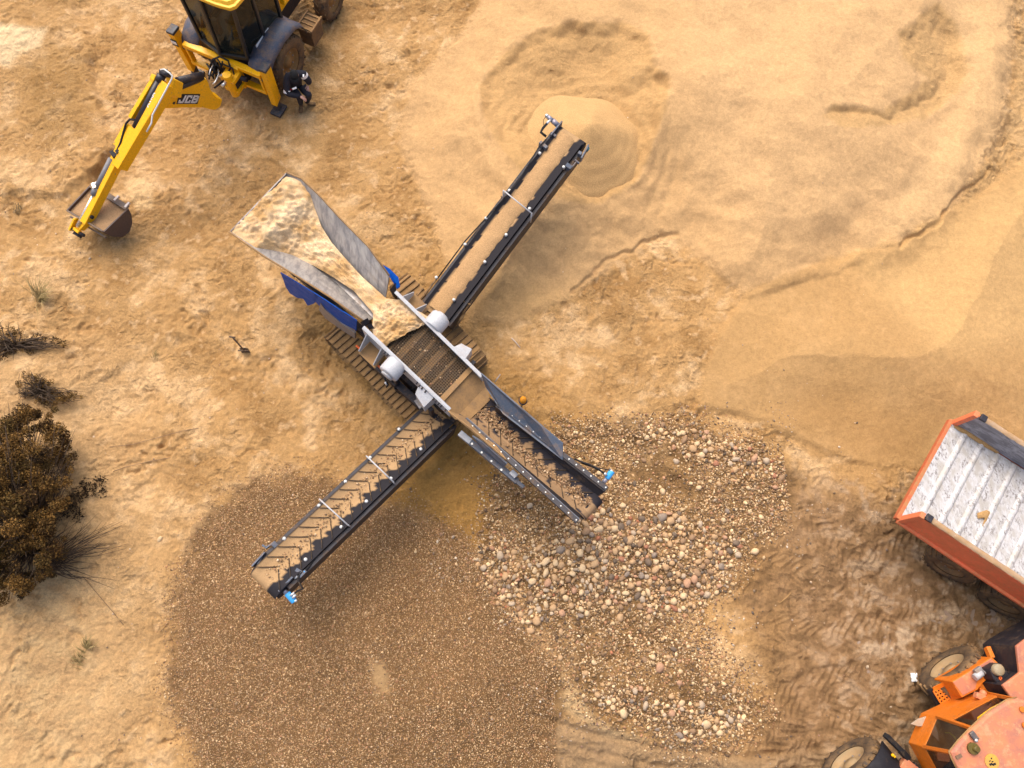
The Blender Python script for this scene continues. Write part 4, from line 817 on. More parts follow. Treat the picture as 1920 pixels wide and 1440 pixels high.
def frame(o, x, y):                        # local axes -> world
    x = Vector(x).normalized(); y = Vector(y).normalized(); return Matrix([[x.x, y.x, 0, o[0]], [x.y, y.y, 0, o[1]], [0, 0, 1, 0], [0, 0, 0, 1]])
def wheel(parent, c, ax, R, w, rim=RIMB, lugs=22, name='wheel'):
    c = Vector(c); ax = Vector(ax).normalized(); t = MB()
    t.rev(c, ax, [(-w*.42, R*.56), (-w*.5, R*.66), (-w*.48, R*.86), (-w*.38, R*.97), (0, R), (w*.38, R*.97), (w*.48, R*.86), (w*.5, R*.66), (w*.42, R*.56)], 48)
    x = ax.cross(V(0, 0, 1)).normalized()
    for i in range(lugs):
        for sg in (-1, 1):
            a = 2*math.pi*(i+(.5 if sg > 0 else 0))/lugs; a2 = a+.5*2*math.pi/lugs
            d = x*math.cos(a)+V(0, 0, 1)*math.sin(a); d2 = x*math.cos(a2)+V(0, 0, 1)*math.sin(a2)
            t.bar(c+d*R*1.0+ax*sg*w*.02, c+d2*R*.965+ax*sg*w*.46, R*.06, R*.07, d)
    to = t.build(name, TYRE, parent); r = MB()
    for sg in (-1, 1): r.rev(c, ax*sg, [(w*.36, R*.58), (w*.40, R*.55), (w*.22, R*.50), (w*.18, R*.22), (w*.30, R*.20), (w*.31, 0)], 32)
    r.build('rim', rim, to); b = MB()
    for i in range(8):
        a = i*math.pi/4; d = x*math.cos(a)+V(0, 0, 1)*math.sin(a)
        for sg in (-1, 1): b.cyl(c+d*R*.36+ax*sg*w*.19, c+d*R*.36+ax*sg*w*.24, R*.03, 6)
    b.build_each('wheel_bolts', STEEL, to); return to
def text(parent, s, A, ex, ey, size, mat, name, shear=0, bold=.0):   # lettering lying on a surface
    cu = bpy.data.curves.new(name, 'FONT'); cu.body = s; cu.size = 1; cu.shear = shear; cu.offset = bold; cu.extrude = .01; tmp = bpy.data.objects.new(name+'_tmp', cu); COL.objects.link(tmp)
    bpy.context.view_layer.update(); me = bpy.data.meshes.new_from_object(tmp.evaluated_get(bpy.context.evaluated_depsgraph_get())); bpy.data.objects.remove(tmp)
    ex = Vector(ex).normalized(); ey = Vector(ey); ey = (ey-ex*ey.dot(ex)).normalized(); n = ex.cross(ey); root = parent
    while root.parent is not None: root = root.parent
    for v in me.vertices: p = v.co.copy(); v.co = Vector(A)+ex*p.x*size+ey*p.y*size+n*(p.z*.3)-Vector(root.location)
    me.name = name; me.materials.clear(); me.materials.append(mat); o = bpy.data.objects.new(name, me); COL.objects.link(o); o.parent = parent; return o
WLET = paint('white_letter', (.82, .82, .80), .05, .5); BLET = paint('black_decal', (.012, .011, .010), .1, .5)
# ------------------------------------------------------------ backhoe loader
BF = V(.418, .908, 0); BR = V(.908, -.418, 0); BO = V(-5.66, 11.73, 0); MBK = frame(BO, BR, BF)
bk = thing('backhoe_loader', BO, 'yellow backhoe loader with its digging arm swung out to the left', 'backhoe loader')
b = MB(MBK); b.box((0, 1.7, .75), .75, 3.2, .35); b.box((0, .25, .85), .9, .5, .5); body = b.build('chassis', BLACK, bk, .01)
b = MB(MBK); b.box((0, 0, 1.13), 1.94, .15, .11); b.box((0, 0, .60), 1.94, .14, .09)
for sx in (-1, 1): b.box((sx*.93, 0, .86), .06, .12, .5)
rf = b.build('rear_frame', YEL, bk, .012)
for sx in (-1, 1):
    b = MB(MBK); b.plate([V(sx*1.01, -.10, .30), V(sx*1.01, .12, .40), V(sx*1.05, .13, 1.42), V(sx*1.05, -.09, 1.42)], V(sx*.16, 0, 0)); st = b.build('stabilizer', YEL, bk, .012)
    b = MB(MBK); b.box((sx*1.13, .02, 1.45), .18, .24, .07); b.build('cap', DKGREY, st, .01)
    b = MB(MBK); b.box((sx*1.09, .0, .28), .11, .14, .5); b.box((sx*1.09, -.02, .06), .26, .34, .07); b.build('stabilizer_foot', DKGREY, st, .01)
b = MB(MBK); b.box((-1.13, -.105, 1.18), .15, .01, .18); lb_ = b.build('sticker', BLET, rf); b = MB(MBK); b.box((-1.13, -.114, 1.19), .13, .008, .08); b.build('sticker', WLET, rf)
# king post
b = MB(MBK); b.box((.20, -.06, .86), .50, .12, .62); b.box((.30, -.24, 1.02), .34, .30, .10); b.box((.30, -.24, .70), .34, .30, .10); b.cyl((.32, -.34, .55), (.32, -.34, 1.2), .10, 16)
kp = b.build('king_post', YEL, bk, .01)
b = MB(MBK); b.cyl((.25, -.17, .92), (.60, -.10, .92), .06); b.box((.2, -.25, .86), .2, .16, .18); b.box((.36, -.22, .9), .14, .2, .3); b.cyl((.05, -.14, 1.0), (.3, -.40, 1.02), .055); b.build('swing_cylinder', BLACK, kp)
b = MB(MBK); b.cyl((.10, -.40, 1.08), (.22, -.24, 1.06), .028); b.build('cylinder_rod', CHR, kp)
# boom: its rear face stands upright over the ground
B0 = P(408, 200, .85); B1 = P(303, 200, 1.80); bn = V(-(B1-B0).y, (B1-B0).x, 0).normalized(); bn = bn if bn.y > 0 else -bn
BP = [(302, 204), (297, 192), (310, 178), (318, 180), (345, 166), (387, 148), (391, 155), (394, 166), (401, 178), (408, 184), (417, 187), (414, 198), (411, 202), (404, 206), (397, 206), (382, 202), (345, 202)]
b = MB(); b.plate([PV(x, y, B0, B1) for x, y in BP], bn*.26); boom = b.build('boom', YEL, bk, .01)
q = [PV(x, y, B0, B1)-bn*.004 for x, y in ((335.6, 176), (375.2, 176), (370, 194.6), (330.4, 194.6))]
b = MB(); b.plate(q, -bn*.004); lg = b.build('badge', BLET, boom)
_s = ((q[3]-q[0]).length)
def strokes(parent, polys, A, ex, ey, w, n, mat, name):   # block lettering from bars lying on a surface
    m_ = MB(); n = Vector(n).normalized()
    for pl in polys:
        pp = [Vector(A)+Vector(ex)*x+Vector(ey)*y for x, y in pl]
        for p, q_ in zip(pp, pp[1:]):
            e_ = (q_-p).normalized(); m_.bar(p-e_*w*.5, q_+e_*w*.5, w, .006, n)
    return m_.build(name, mat, parent)
_ex = q[2]-q[3]; _ey = q[0]-q[3]; _A = q[3]-bn*.011
for _nm, _pl in (('letter_j', [[(.09, .36), (.08, .20), (.25, .20), (.31, .82)]]), ('letter_c', [[(.60, .70), (.60, .82), (.43, .82), (.38, .20), (.56, .20), (.57, .34)]]), ('letter_b', [[(.68, .20), (.73, .82), (.86, .82), (.92, .75), (.91, .61), (.85, .52), (.72, .52)], [(.85, .52), (.91, .42), (.89, .28), (.83, .20), (.68, .20)]])):
    strokes(boom, _pl, _A, _ex, Vector((_ey.x, _ey.y, _ey.z)), _ey.length*.17, -bn, WLET, _nm)
b = MB(); w_ = PV(303, 198, B0, B1)-bn*.02; b.cyl(w_, w_+bn*.3, .07, 16); w_ = PV(326, 193, B0, B1)-bn*.01; b.cyl(w_, w_+bn*.02, .03, 10); b.build('pivot_pin', BLACK, boom)
b = MB(); b.cyl(P(378, 141, 1.75), P(333, 152, 2.1), .075, 14); b.tube([P(380, 146, 1.7), P(350, 158, 1.9), P(325, 168, 2.05), P(316, 181, 1.95)], .06); b.build('boom_cylinder', BLACK, boom)
hk = MB()
for k in range(9):
    c = P(410+3*math.sin(k*2.1), 118+2*math.cos(k*3.), 1.2); z = [P(396+k*2+6*math.sin(k*1.7+t*1.3), 112+8*t+4*math.cos(k*2.3+t), 1.25+.16*math.sin(t*1.2+k)-.05*t) for t in range(5)]; hk.tube(z, .018, 6)
hk.tube([P(398, 112, 1.2), P(412, 106, 1.35), P(428, 114, 1.3), P(432, 128, 1.15), P(424, 142, 1.1)], .022); hk.tube([P(418, 120, 1.2), P(436, 128, 1.2), P(440, 145, 1.0), P(418, 152, 1.0), P(402, 165, 1.1)], .02); hk.tube([P(388, 120, 1.1), P(396, 132, 1.2), P(392, 148, 1.3)], .02)
hk.build('hydraulic_hose', HOSE, boom)
hk = MB(); hk.tube([P(399, 158, 1.25), P(404, 153, 1.25), P(410, 140, 1.25), P(409, 130, 1.2)], .014); hk.tube([P(392, 140, 1.3), P(395, 130, 1.3), P(400, 122, 1.3)], .012); hk.cyl(P(416, 162, 1.05), P(424, 152, 1.05), .03); hk.build('steel_pipe', CHR, boom)
# dipper
def DH(px, py):
    a = np.array([303., 150.]); e = np.array([152., 432.])-a; t = float(np.dot(np.array([px, py])-a, e)/np.dot(e, e)); return 2.3-1.72*t
def D(px, py, up=0): return P(px, py, DH(px, py)+up)
dpu = (D(303, 150)-D(152, 432)).normalized(); dx = dpu.cross(V(0, 0, 1)).normalized(); dnn = dx.cross(dpu); dnn = dnn if dnn.z > 0 else -dnn
b = MB(); b.bar(D(317, 158), D(224, 314), .20, .26, dnn); b.plate([D(311, 140, .1), D(330, 150, .0), D(326, 178, -.1), D(312, 178, .0)], -dnn*.22); dip = b.build('dipper', YEL, bk, .012)
b = MB(); b.bar(D(293, 147, .05), D(248, 222, .05), .09, .16, dnn); b.bar(D(247, 240), D(226, 278), .24, .2, dnn); b.bar(D(252, 238, .0), D(160, 418, .0), .19, .20, dnn); b.bar(D(294, 142, .06), D(290, 152, .06), .11, .18, dnn); b.build('inner_arm', YEL, dip, .01)
b = MB(); b.cyl(D(303, 143, .07), D(254, 240, .07), .075, 16); b.cyl(D(303, 141, .08), D(298, 152, .08), .085, 14); b.build('extending_cylinder', paint('dark_cylinder', (.03, .026, .032), .15, .35), dip)
b = MB(); b.cyl(D(302, 136, .1), D(318, 140, .1), .06); b.cyl(D(300, 132, .05), D(310, 136, .05), .03); b.box(D(308, 138, .02), .16, .12, .12); b.build_each('pin_cluster', BLACK, dip)
b = MB(); b.tube([D(301, 131, .14), D(308, 130, .14), D(318, 137, .14), D(323, 142, .12), D(322, 148, .12), D(304, 182, .12), D(286, 215, .12), D(284, 231, .12), D(275, 247, .1)], .017); b.build('steel_pipe', paint('white_pipe', (.72, .70, .64), .2, .4), dip)
b = MB(); b.tube([D(256, 225, .1), D(243, 224, .12), D(236, 232, .12), D(231, 250, .1), D(226, 268, .1), D(218, 285, .08), D(213, 296, .06)], .022); b.box(D(216, 290, .06), .13, .16, .12, .6); b.box(D(222, 286, .08), .08, .08, .1, .6); b.build('hydraulic_hose', HOSE, dip)
b = MB(); b.cyl(D(209, 297, .08), D(178, 360, .08), .058, 16); b.cyl(D(180, 352, .09), D(175, 366, .09), .066, 16); b.build('bucket_cylinder', paint('grey_cylinder', (.19, .185, .19), .3, .45), dip)
b = MB(); b.cyl(D(176, 365, .08), D(145, 424, .06), .034, 14); b.cyl(D(217, 312, -.04), D(198, 358, -.04), .02, 10); b.build('cylinder_rod', CHR, dip)
b = MB(); b.box(D(177, 349, .12), .06, .12, .08, .5); b.build('hose_fitting', CHR, dip)
b = MB(); b.bar(D(143, 410, .02), D(133, 432, -.02), .05, .12, dnn); b.bar(D(168, 414, -.02), D(152, 430, -.03), .07, .14, dnn); b.bar(D(140, 428), D(150, 436), .06, .1, dnn); b.build('bucket_link', YEL, dip, .008)
b = MB(); b.cyl(D(133, 427, .0), D(158, 442, -.02), .035); b.cyl(D(140, 436, -.1), D(152, 444, -.1), .04); b.cyl(D(164, 402, .05), D(174, 408, .05), .04); b.build_each('pin_cluster', BLACK, dip)
dt = D(300, 184, 0)+dnn*.132
tq = D(285, 202)+dnn*.134-dx*0
q1 = D(288, 206)+dnn*.135; q2t = D(303, 176)+dnn*.135
text(dip, 'XTRA', q1+(dx if dx.dot(V(1, 0, 0)) > 0 else -dx)*-.02, q2t-q1, (-dx if dx.dot(V(1, 0, 0)) > 0 else dx), .125, WLET, 'lettering', .0, .03)
# bucket lying open on the sand
hr = .72; lL, lR, kR, kL = P(171, 347, hr), P(239, 390, hr), P(193, 434, hr), P(126, 395, hr)
prof = [(0, 0), (.05, -.20), (.2, -.42), (.45, -.56), (.7, -.52), (.9, -.30), (1.0, 0)]
b = MB()
rows = [[L3(L3(lL, lR, k), L3(kL, kR, k), d)+V(0, 0, z) for k in (0, 1)] for d, z in prof]; b.grid(rows, False)
BST = paint('bucket_steel', (.12, .085, .065), .5, .6); bu = b.build('bucket', BST, bk, 0, None, .03)
for k, nm in ((0, 'side_cheek'), (1, 'side_cheek')):
    b = MB(); b.plate([L3(L3(lL, lR, k), L3(kL, kR, k), d)+V(0, 0, z) for d, z in prof], (lR-lL).normalized()*(.025 if k else -.025)); b.build(nm, paint('cheek_steel', (.085, .06, .055), .3, .55), bu)
b = MB(); b.bar(lL, lR, .12, .04); b.bar(L3(kL, kR, .0), L3(kL, kR, 1), .03, .05); b.bar(L3(kL, kR, .0)-V(0, 0, .2)+(kR-lR)*.06, L3(kL, kR, 1)-V(0, 0, .2)+(kR-lR)*.06, .03, .05); b.build('cutting_edge', paint('edge_steel', (.11, .085, .07), .45, .55), bu)
td_ = (lL-kL).normalized()
for k in (.06, .36, .66, .95):
    b = MB(); p = L3(lL, lR, k); b.bar(p-td_*.02, p+td_*.12, .05, .05); b.build('tooth', paint('tooth_steel', (.48, .44, .42), .2, .4, .3), bu, .006)
rows = load_rows([(L3(lL, kL, t)+V(0, 0, -.07), L3(lR, kR, t)+V(0, 0, -.07)) for t in (.06, .35, .65, .95)], 20, 20, .02, .03, 500)
b = MB(); b.grid(rows); o = b.build('bucket_sand', MATS['fresh_sand'], None, cols=[(.36, .225, .115)]*(21*21)); tag(o, 'damp brown sand filling the open bucket of the digging arm', None, None, 'stuff')
# cab
def BL(x, y, z): return MBK @ V(x, y, z)
sill = [(-.57, .18), (0, .02), (.57, .18), (.68, .75), (.68, 1.45), (-.68, 1.45), (-.68, .75)]; top = [(-.66, .24), (0, .12), (.68, .22), (.76, .75), (.76, 1.45), (-.76, 1.45), (-.76, .75)]
b = MB(MBK)
for (p, q) in zip(sill, top): b.bar((p[0], p[1], 1.25), (q[0], q[1], 2.75), .07, .07, (0, 1, 0))
for i in range(len(sill)):
    p, q = sill[i], sill[(i+1) % len(sill)]; b.bar((p[0], p[1], 1.28), (q[0], q[1], 1.28), .08, .10)
b.box((0, .8, .95), 1.2, 1.3, .6); cab = b.build('cab', paint('cab_black', (.02, .02, .022), .2, .45), bk, .01)
for i in range(len(sill)):
    j = (i+1) % len(sill); p, q, r_, s_ = sill[i], sill[j], top[j], top[i]; b = MB(MBK); b.add([(p[0], p[1], 1.33), (q[0], q[1], 1.33), (r_[0], r_[1], 2.72), (s_[0], s_[1], 2.72)], [[0, 1, 2, 3]]); b.build('window', GL.m, cab)
b = MB(MBK); rp = [(-.74, .24), (-.4, .13), (.0, .08), (.40, .08), (.70, .12), (.78, .22), (.84, .8), (.80, 1.6), (-.80, 1.6), (-.84, .8)]; b.prism([V(x, y, 2.72) for x, y in rp], [V(x, y, 2.80) for x, y in rp]); b.prism([V(x*.93, .8+(y-.8)*.93, 2.80) for x, y in rp], [V(x*.88, .8+(y-.8)*.88, 2.86) for x, y in rp]); b.build('roof', paint('roof_yellow', (.93, .52, .03), .28, .4), cab, .012)
b = MB(MBK); b.box((0, .95, 1.45), .5, .5, .14); b.box((0, 1.2, 1.75), .48, .12, .6); b.build('seat', paint('seat_fabric', (.035, .04, .035), .3, .8), cab, .03)
b = MB(MBK); b.box((-.25, .45, 1.55), .12, .12, .4); b.box((.25, .45, 1.55), .12, .12, .4); b.tube([V(.2+.16*math.cos(a), 1.35+.05*math.sin(a), 1.8+.16*math.sin(a)) for a in np.linspace(0, 6.28, 18)], .015); b.build('control_levers', DKGREY, cab, .01)
b = MB(); A_ = BL(.79, .40, 1.46); B_ = BL(.79, .95, 1.46); b.bar(BL(.70, .42, 1.44), BL(.70, .95, 1.44), .012, .07); b.build('side_sticker', WLET, cab)
for sx in (-1, 1):
    b = MB(MBK); pr = [(-.02, 1.02), (.10, 1.24), (.40, 1.40), (.85, 1.46), (1.3, 1.40), (1.55, 1.22), (1.65, .95)]
    b.grid([[V(sx*.62, y, z), V(sx*.85, y-.03, z), V(sx*1.06, y-.02 if y < .3 else y, z-.03), V(sx*1.12, y, z-.12)] for y, z in pr]); b.build('fender', FENG, bk, 0, None, .025)
    wheel(bk, BL(sx*.90, .88, .62), BR*sx, .62, .40, paint('wheel_yellow', (.20, .12, .04), .9, .8))
    wheel(bk, BL(sx*.88, 3.0, .48), BR*sx, .48, .34, MATS['wheel_yellow'], 18)
b = MB(MBK); b.box((1.0, 1.95, .75), .40, .50, .10); b.box((.98, 1.95, .5), .34, .44, .4); sp = b.build('step_box', DIRT, bk, .01)
b = MB(MBK)
for k in range(4): b.box((1.0, 1.75+.13*k, .815), .34, .03, .02)
b.box((1.19, 1.95, .83), .03, .5, .04); b.box((.82, 1.95, .83), .03, .5, .04); b.build('step_grating', TANST, sp)
b = MB(MBK); b.prism([V(-.42, 1.5, .95), V(.42, 1.5, .95), V(.36, 3.5, .95), V(-.36, 3.5, .95)], [V(-.40, 1.5, 1.62), V(.40, 1.5, 1.62), V(.32, 3.4, 1.42), V(-.32, 3.4, 1.42)]); b.build('bonnet', YEL, bk, .04)
for sx in (-1, 1):
    b = MB(MBK); b.bar((sx*.62, 1.7, 1.5), (sx*.62, 3.6, 1.2), .12, .2); b.bar((sx*.62, 3.6, 1.2), (sx*.62, 4.2, .5), .12, .2); b.build('loader_arm', YEL, bk, .01)
b = MB(MBK); b.grid([[V(-1.15, y, z), V(1.15, y, z)] for y, z in ((4.9, .12), (4.3, .06), (4.1, .3), (4.15, .7), (4.4, .95))], False); b.build('loader_bucket', YEL, bk, 0, None, .03)
# ------------------------------------------------------------ dump truck
TW = V(.592, .806, 0); TF = V(.806, -.592, 0); TO = P(1690, 970, 1.35); TO.z = 0; MT = frame(TO, TF, TW); tk = thing('dump_truck', TO, 'red dump truck with an empty white floored open bed, seen from behind and above', 'truck')
TW_ = (P(1787, 792, 1.35)-P(1690, 970, 1.35)).length; BLn = 4.9
FLM = NT('worn_white_floor'); g = FLM.n.new('ShaderNodeMapping'); FLM.l(FLM.co, g.inputs[0]); g.inputs['Rotation'].default_value = (0, 0, math.radians(36.3)); g.inputs['Scale'].default_value = (3.2, 1.6, 1)
na = FLM.noise(4.2, 6, .8, g.outputs[0], .6); nb_ = FLM.noise(2.2, 3, .6, g.outputs[0]); nc_ = FLM.noise(11, 5, .8, g.outputs[0]); mk = FLM.ramp(FLM.math('ADD', FLM.math('MULTIPLY', na, .75), FLM.math('MULTIPLY', nb_, .30)), .53, .455)
mk = FLM.math('MULTIPLY', mk, FLM.ramp(nc_, .42, .54)); FLM.base(FLM.mix(mk, FLM.mix(FLM.ramp(nb_, .45, .62), (.53, .52, .51), (.40, .37, .325)), (.19, .165, .145))); FLM.set(Roughness=.35); FLM.bump(na, .006, .6)
b = MB(MT); b.box((BLn/2, TW_/2, 1.30), BLn, TW_-.06, .08)
bed = b.build('bed_floor', FLM.m, tk)
b = MB(MT)
for k in range(13): y0 = .30+.35*k; b.grid([[V(y0+dx_, w, 1.342+dz) for w in np.linspace(.05, TW_-.05, 12)] for dx_, dz in ((-.06, 0), (-.03, .028), (.0, .034), (.03, .028), (.06, 0))])
b.build('floor_rib', FLM.m, bed)
INS = NT('scraped_wall'); g = INS.n.new('ShaderNodeMapping'); INS.l(INS.co, g.inputs[0]); g.inputs['Rotation'].default_value = (0, 0, math.radians(36.3)); g.inputs['Scale'].default_value = (1, 1, 3); na = INS.noise(2.2, 5, .7, g.outputs[0], .8)
INS.base(INS.mix(INS.ramp(na, .42, .58), (.36, .35, .365), (.17, .16, .17))); INS.set(Roughness=.5)
DIRTRIM = paint('crusted_rim', (.42, .30, .20), .8, .9, 0, (.62, .50, .40))
for w0, sg, wh in ((0, -1, .62), (TW_, 1, .66)):
    b = MB(MT); b.plate([V(.0, w0, 1.22), V(BLn, w0, 1.22), V(BLn, w0, 1.34+wh), V(.0, w0, 1.34+wh)], V(0, sg*.05, 0)); wl = b.build('side_wall', RED, tk, .006)
    b = MB(MT); b.plate([V(.03, w0-sg*.004, 1.345), V(BLn, w0-sg*.004, 1.345), V(BLn, w0-sg*.004, 1.33+wh), V(.03, w0-sg*.004, 1.33+wh)], V(0, -sg*.008, 0)); b.build('wall_liner', INS.m, wl)
    b = MB(MT); rr = [[V(x, w0+dw, 1.34+wh+.02+dz+.012*rnd.uniform(-1, 1)) for dw, dz in ((-.045, 0), (-.02, .02), (.03, .022), (.06, 0))] for x in np.linspace(.12, BLn, 90)]; b.grid(rr); b.build('top_rim', DIRTRIM, wl)
    b = MB(MT); b.box((.04, w0+sg*.02, 1.62), .09, .12, .78); b.build('rear_post', RED, wl, .01)
    b = MB(MT); b.box((BLn/2, w0+sg*.07, 1.25), BLn, .06, .07); b.build('lower_rail', RED, wl, .008)
    b = MB(MT); b.box((.16, w0+sg*.0, 1.34+wh+.04), .12, .13, .05); b.build('hinge', BLACK, wl, .01)
b = MB(MT); b.box((-.02, TW_/2, 1.27), .10, TW_+.1, .13); b.build('rear_sill', paint('red_sill', (.55, .10, .035), .75, .6), tk, .01)
b = MB(MT); b.plate([V(BLn, 0, 1.2), V(BLn, TW_, 1.2), V(BLn, TW_, 2.2), V(BLn, 0, 2.2)], V(.05, 0, 0)); b.build('front_wall', RED, tk, .006)
b = MB(MT)
for w in (.72, TW_-.72): b.box((3.6, w, .95), 5.8, .12, .24)
for x in (.3, 1.6, 2.7, 4.2): b.box((x, TW_/2, .95), .12, 1.5, .16)
for x in (.4, 1.2, 2.1, 3., 3.9, 4.6): b.box((x, TW_/2, 1.17), .1, TW_-.1, .1)
b.build('chassis', BLACK, tk, .01)
for x in (1.55, 2.72):
    for w in (.22, TW_-.22): wheel(tk, MT @ V(x, w, .49), MT.to_3x3() @ V(0, -1 if w < 1 else 1, 0), .49, .46, paint('muddy_rim', (.15, .10, .055), .8, .8), 26)
    b = MB(MT); b.cyl((x, .3, .49), (x, TW_-.3, .49), .09); b.build('axle', BLACK, tk)
for w in (.28, TW_-.28): wheel(tk, MT @ V(6.2, w, .49), MT.to_3x3() @ V(0, -1 if w < 1 else 1, 0), .49, .30, RIMB, 26)
b = MB(MT); b.prism([V(5.2, .05, .8), V(7.1, .1, .8), V(7.1, TW_-.1, .8), V(5.2, TW_-.05, .8)], [V(5.25, .1, 2.5), V(6.8, .15, 2.5), V(6.8, TW_-.15, 2.5), V(5.25, TW_-.1, 2.5)]); cb_ = b.build('truck_cab', RED, tk, .05)
b = MB(MT); b.plate([V(7.09, .25, 1.55), V(7.09, TW_-.25, 1.55), V(6.9, TW_-.28, 2.3), V(6.9, .28, 2.3)], V(.01, 0, 0)); b.build('windscreen', GL.m, cb_)
b = MB(MT); b.box((.34, .45, 1.0), .06, .3, .14); b.box((.34, TW_-.45, 1.0), .06, .3, .14); b.build('tail_lamp', paint('lamp_red', (.35, .02, .015), .5, .3), tk, .01)
for pts, nm, lab, seed in (([(1788, 800), (1797, 794), (1818, 806), (1850, 828), (1876, 847), (1870, 851), (1846, 838), (1815, 818), (1798, 808)], 'sand_streak', 'tan sand left along the foot of the far bed wall of the truck', 1), ([(1832, 962), (1850, 956), (1858, 960), (1850, 978), (1840, 990), (1846, 972), (1833, 972)], 'sand_patch', 'small patch of wet tan sand on the white truck bed floor', 2)):
    pp = [P(x, y, 1.36) for x, y in pts]; c = sum(pp, Vector())/len(pp); b = MB(); n_ = len(pp)
    b.add(pp+[L3(p, c, .4)+V(0, 0, .03) for p in pp]+[c+V(0, 0, .04)], [[i, (i+1) % n_, n_+(i+1) % n_, n_+i] for i in range(n_)]+[[n_+i, n_+(i+1) % n_, 2*n_] for i in range(n_)], True); o = b.build(nm, MATS['fresh_sand'], None, cols=[(.42, .25, .10)]*(2*n_+1)); tag(o, lab, None, None, 'stuff')
# ------------------------------------------------------------ orange wheel loader
LA = V(-.808, -.589, 0); LN = V(-.589, .808, 0); LO = V(7.55, -1.77, 0); ML = frame(LO, LA, LN)
ld = thing('wheel_loader', LO, 'faded orange wheel loader with a dusty cab roof in the muddy corner', 'loader')
for a_ in (1.30, -1.30):
    for n_ in (-.22, -1.9): wheel(ld, ML @ V(a_, n_, .62), LN*(1 if n_ > -1 else -1), .62, .46, RIMB, 24)
b = MB(ML); b.box((-1.1, -1.05, .95), 2.4, 1.0, .6); b.box((1.3, -1.05, .85), 1.6, .9, .5); b.cyl((1.3, -.2, .62), (1.3, -1.9, .62), .14); b.cyl((-1.3, -.2, .62), (-1.3, -1.9, .62), .14); b.build('chassis', BLACK, ld, .01)
def ext(pts, z0, th): return [P(x, y, z0) for x, y in pts], (0, 0, -th)
b = MB(); b.plate(*ext([(1785, 1278), (1860, 1232), (1875, 1246), (1868, 1262), (1846, 1278), (1832, 1294), (1804, 1308)], 1.35, .55)); tkb = b.build('side_tank', ORNG, ld, .012)
b = MB(); b.plate(*ext([(1787, 1279), (1859, 1235), (1872, 1247), (1834, 1270), (1829, 1292), (1806, 1304)], 1.362, .015)); b.build('tank_lid', SALM, tkb, .006)
b = MB(); b.plate(*ext([(1836, 1268), (1866, 1252), (1872, 1290), (1850, 1304), (1838, 1294)], 1.28, .3)); b.build('battery_cover', ORNG, ld, .012)
b = MB(); A_, B_, C_, D_ = P(1771, 1287, 1.0), P(1785, 1278, 1.3), P(1804, 1308, 1.3), P(1787, 1313, 1.0); b.plate([A_, B_, C_, D_], (0, 0, -.03)); b.plate([P(1749, 1289, .97), P(1770, 1279, 1.05), P(1784, 1276, 1.2), P(1771, 1287, 1.0), P(1752, 1296, .95)], (0, 0, -.03)); b.build('mud_guard', ORNG, ld, .004)
sq = [P(1750, 1296, .95), P(1771, 1286, .95), P(1788, 1310, .95), P(1768, 1325, .95)]
b = MB(); nu_, nv_ = 4, 5
for i in range(nu_+1): b.bar(L3(sq[0], sq[1], i/nu_), L3(sq[3], sq[2], i/nu_), .026, .02)
for i in range(nv_+1): b.bar(L3(sq[0], sq[3], i/nv_)+V(0, 0, .002), L3(sq[1], sq[2], i/nv_)+V(0, 0, .002), .026, .02)
st_ = b.build('step_plate', ORNG, ld); b = MB(); b.plate([p+V(0, 0, -.12) for p in sq], (0, 0, -.1)); b.build('step_well', BLACK, st_)
# cab
S = [P(1850, 1300, 1.45), P(1757, 1344, 1.45), P(1733, 1401, 1.45), P(1765, 1460, 1.45), P(1850, 1540, 1.45), P(1990, 1440, 1.45)]
T = [P(1905, 1312, 2.58), P(1822, 1366, 2.58), P(1783, 1411, 2.58), P(1802, 1446, 2.58), P(1880, 1520, 2.58), P(2030, 1420, 2.58)]
b = MB(); b.prism([V(p.x, p.y, .95) for p in S], S); cabl = b.build('cab', ORNG, ld, .015)
n6 = len(S); b = MB()
for i in range(n6): b.bar(S[i], T[i], .06, .06)
for i in range(n6): b.bar(T[i], T[(i+1) % n6], .06, .06)
b.build('cab_frame', ORNG, cabl, .008)
for i in range(n6):
    j = (i+1) % n6; p, q, r_, s_ = S[i], S[j], T[j], T[i]
    if i == 0:
        wv = [L3(L3(p, q, u_), L3(s_, r_, u_), v_) for u_, v_ in ((.06, .42), (.93, .42), (.93, .93), (.06, .93))]; dv = [L3(L3(p, q, u_), L3(s_, r_, u_), v_) for u_, v_ in ((.0, 0), (1, .0), (1, .42), (.0, .42))]; b = MB(); b.add(dv, [[0, 1, 2, 3]]); b.build('door', ORNG, cabl, 0, None, .03); b = MB()
        b.add([wv[0], wv[1], wv[2], wv[3]], [[0, 1, 2, 3]]); b.build('window', GL.m, cabl)
    else:
        b = MB(); b.add([L3(p, s_, .03), L3(q, r_, .03), L3(q, r_, .97), L3(p, s_, .97)], [[0, 1, 2, 3]]); b.build('window', GL.m, cabl)
b = MB(); RFP = [(1908, 1309), (1890, 1313), (1856, 1334), (1822, 1365), (1800, 1388), (1782, 1410), (1788, 1424), (1797, 1442), (1850, 1530), (1920, 1560), (2060, 1440), (2010, 1340)]
rp_ = [P(x, y, 2.62) for x, y in RFP]; cr = sum(rp_, Vector())/len(rp_); b.prism([p-V(0, 0, .06) for p in rp_], rp_); b.prism(rp_, [L3(p, cr, .07)+V(0, 0, .035) for p in rp_]); rfl = b.build('cab_roof', SALM, cabl, .01)
b = MB(); b.tube([L3(p, cr, -.008)-V(0, 0, .03) for p in rp_[:8]], .014); b.build('gutter', paint('gutter_steel', (.30, .17, .06), .6, .6), rfl)
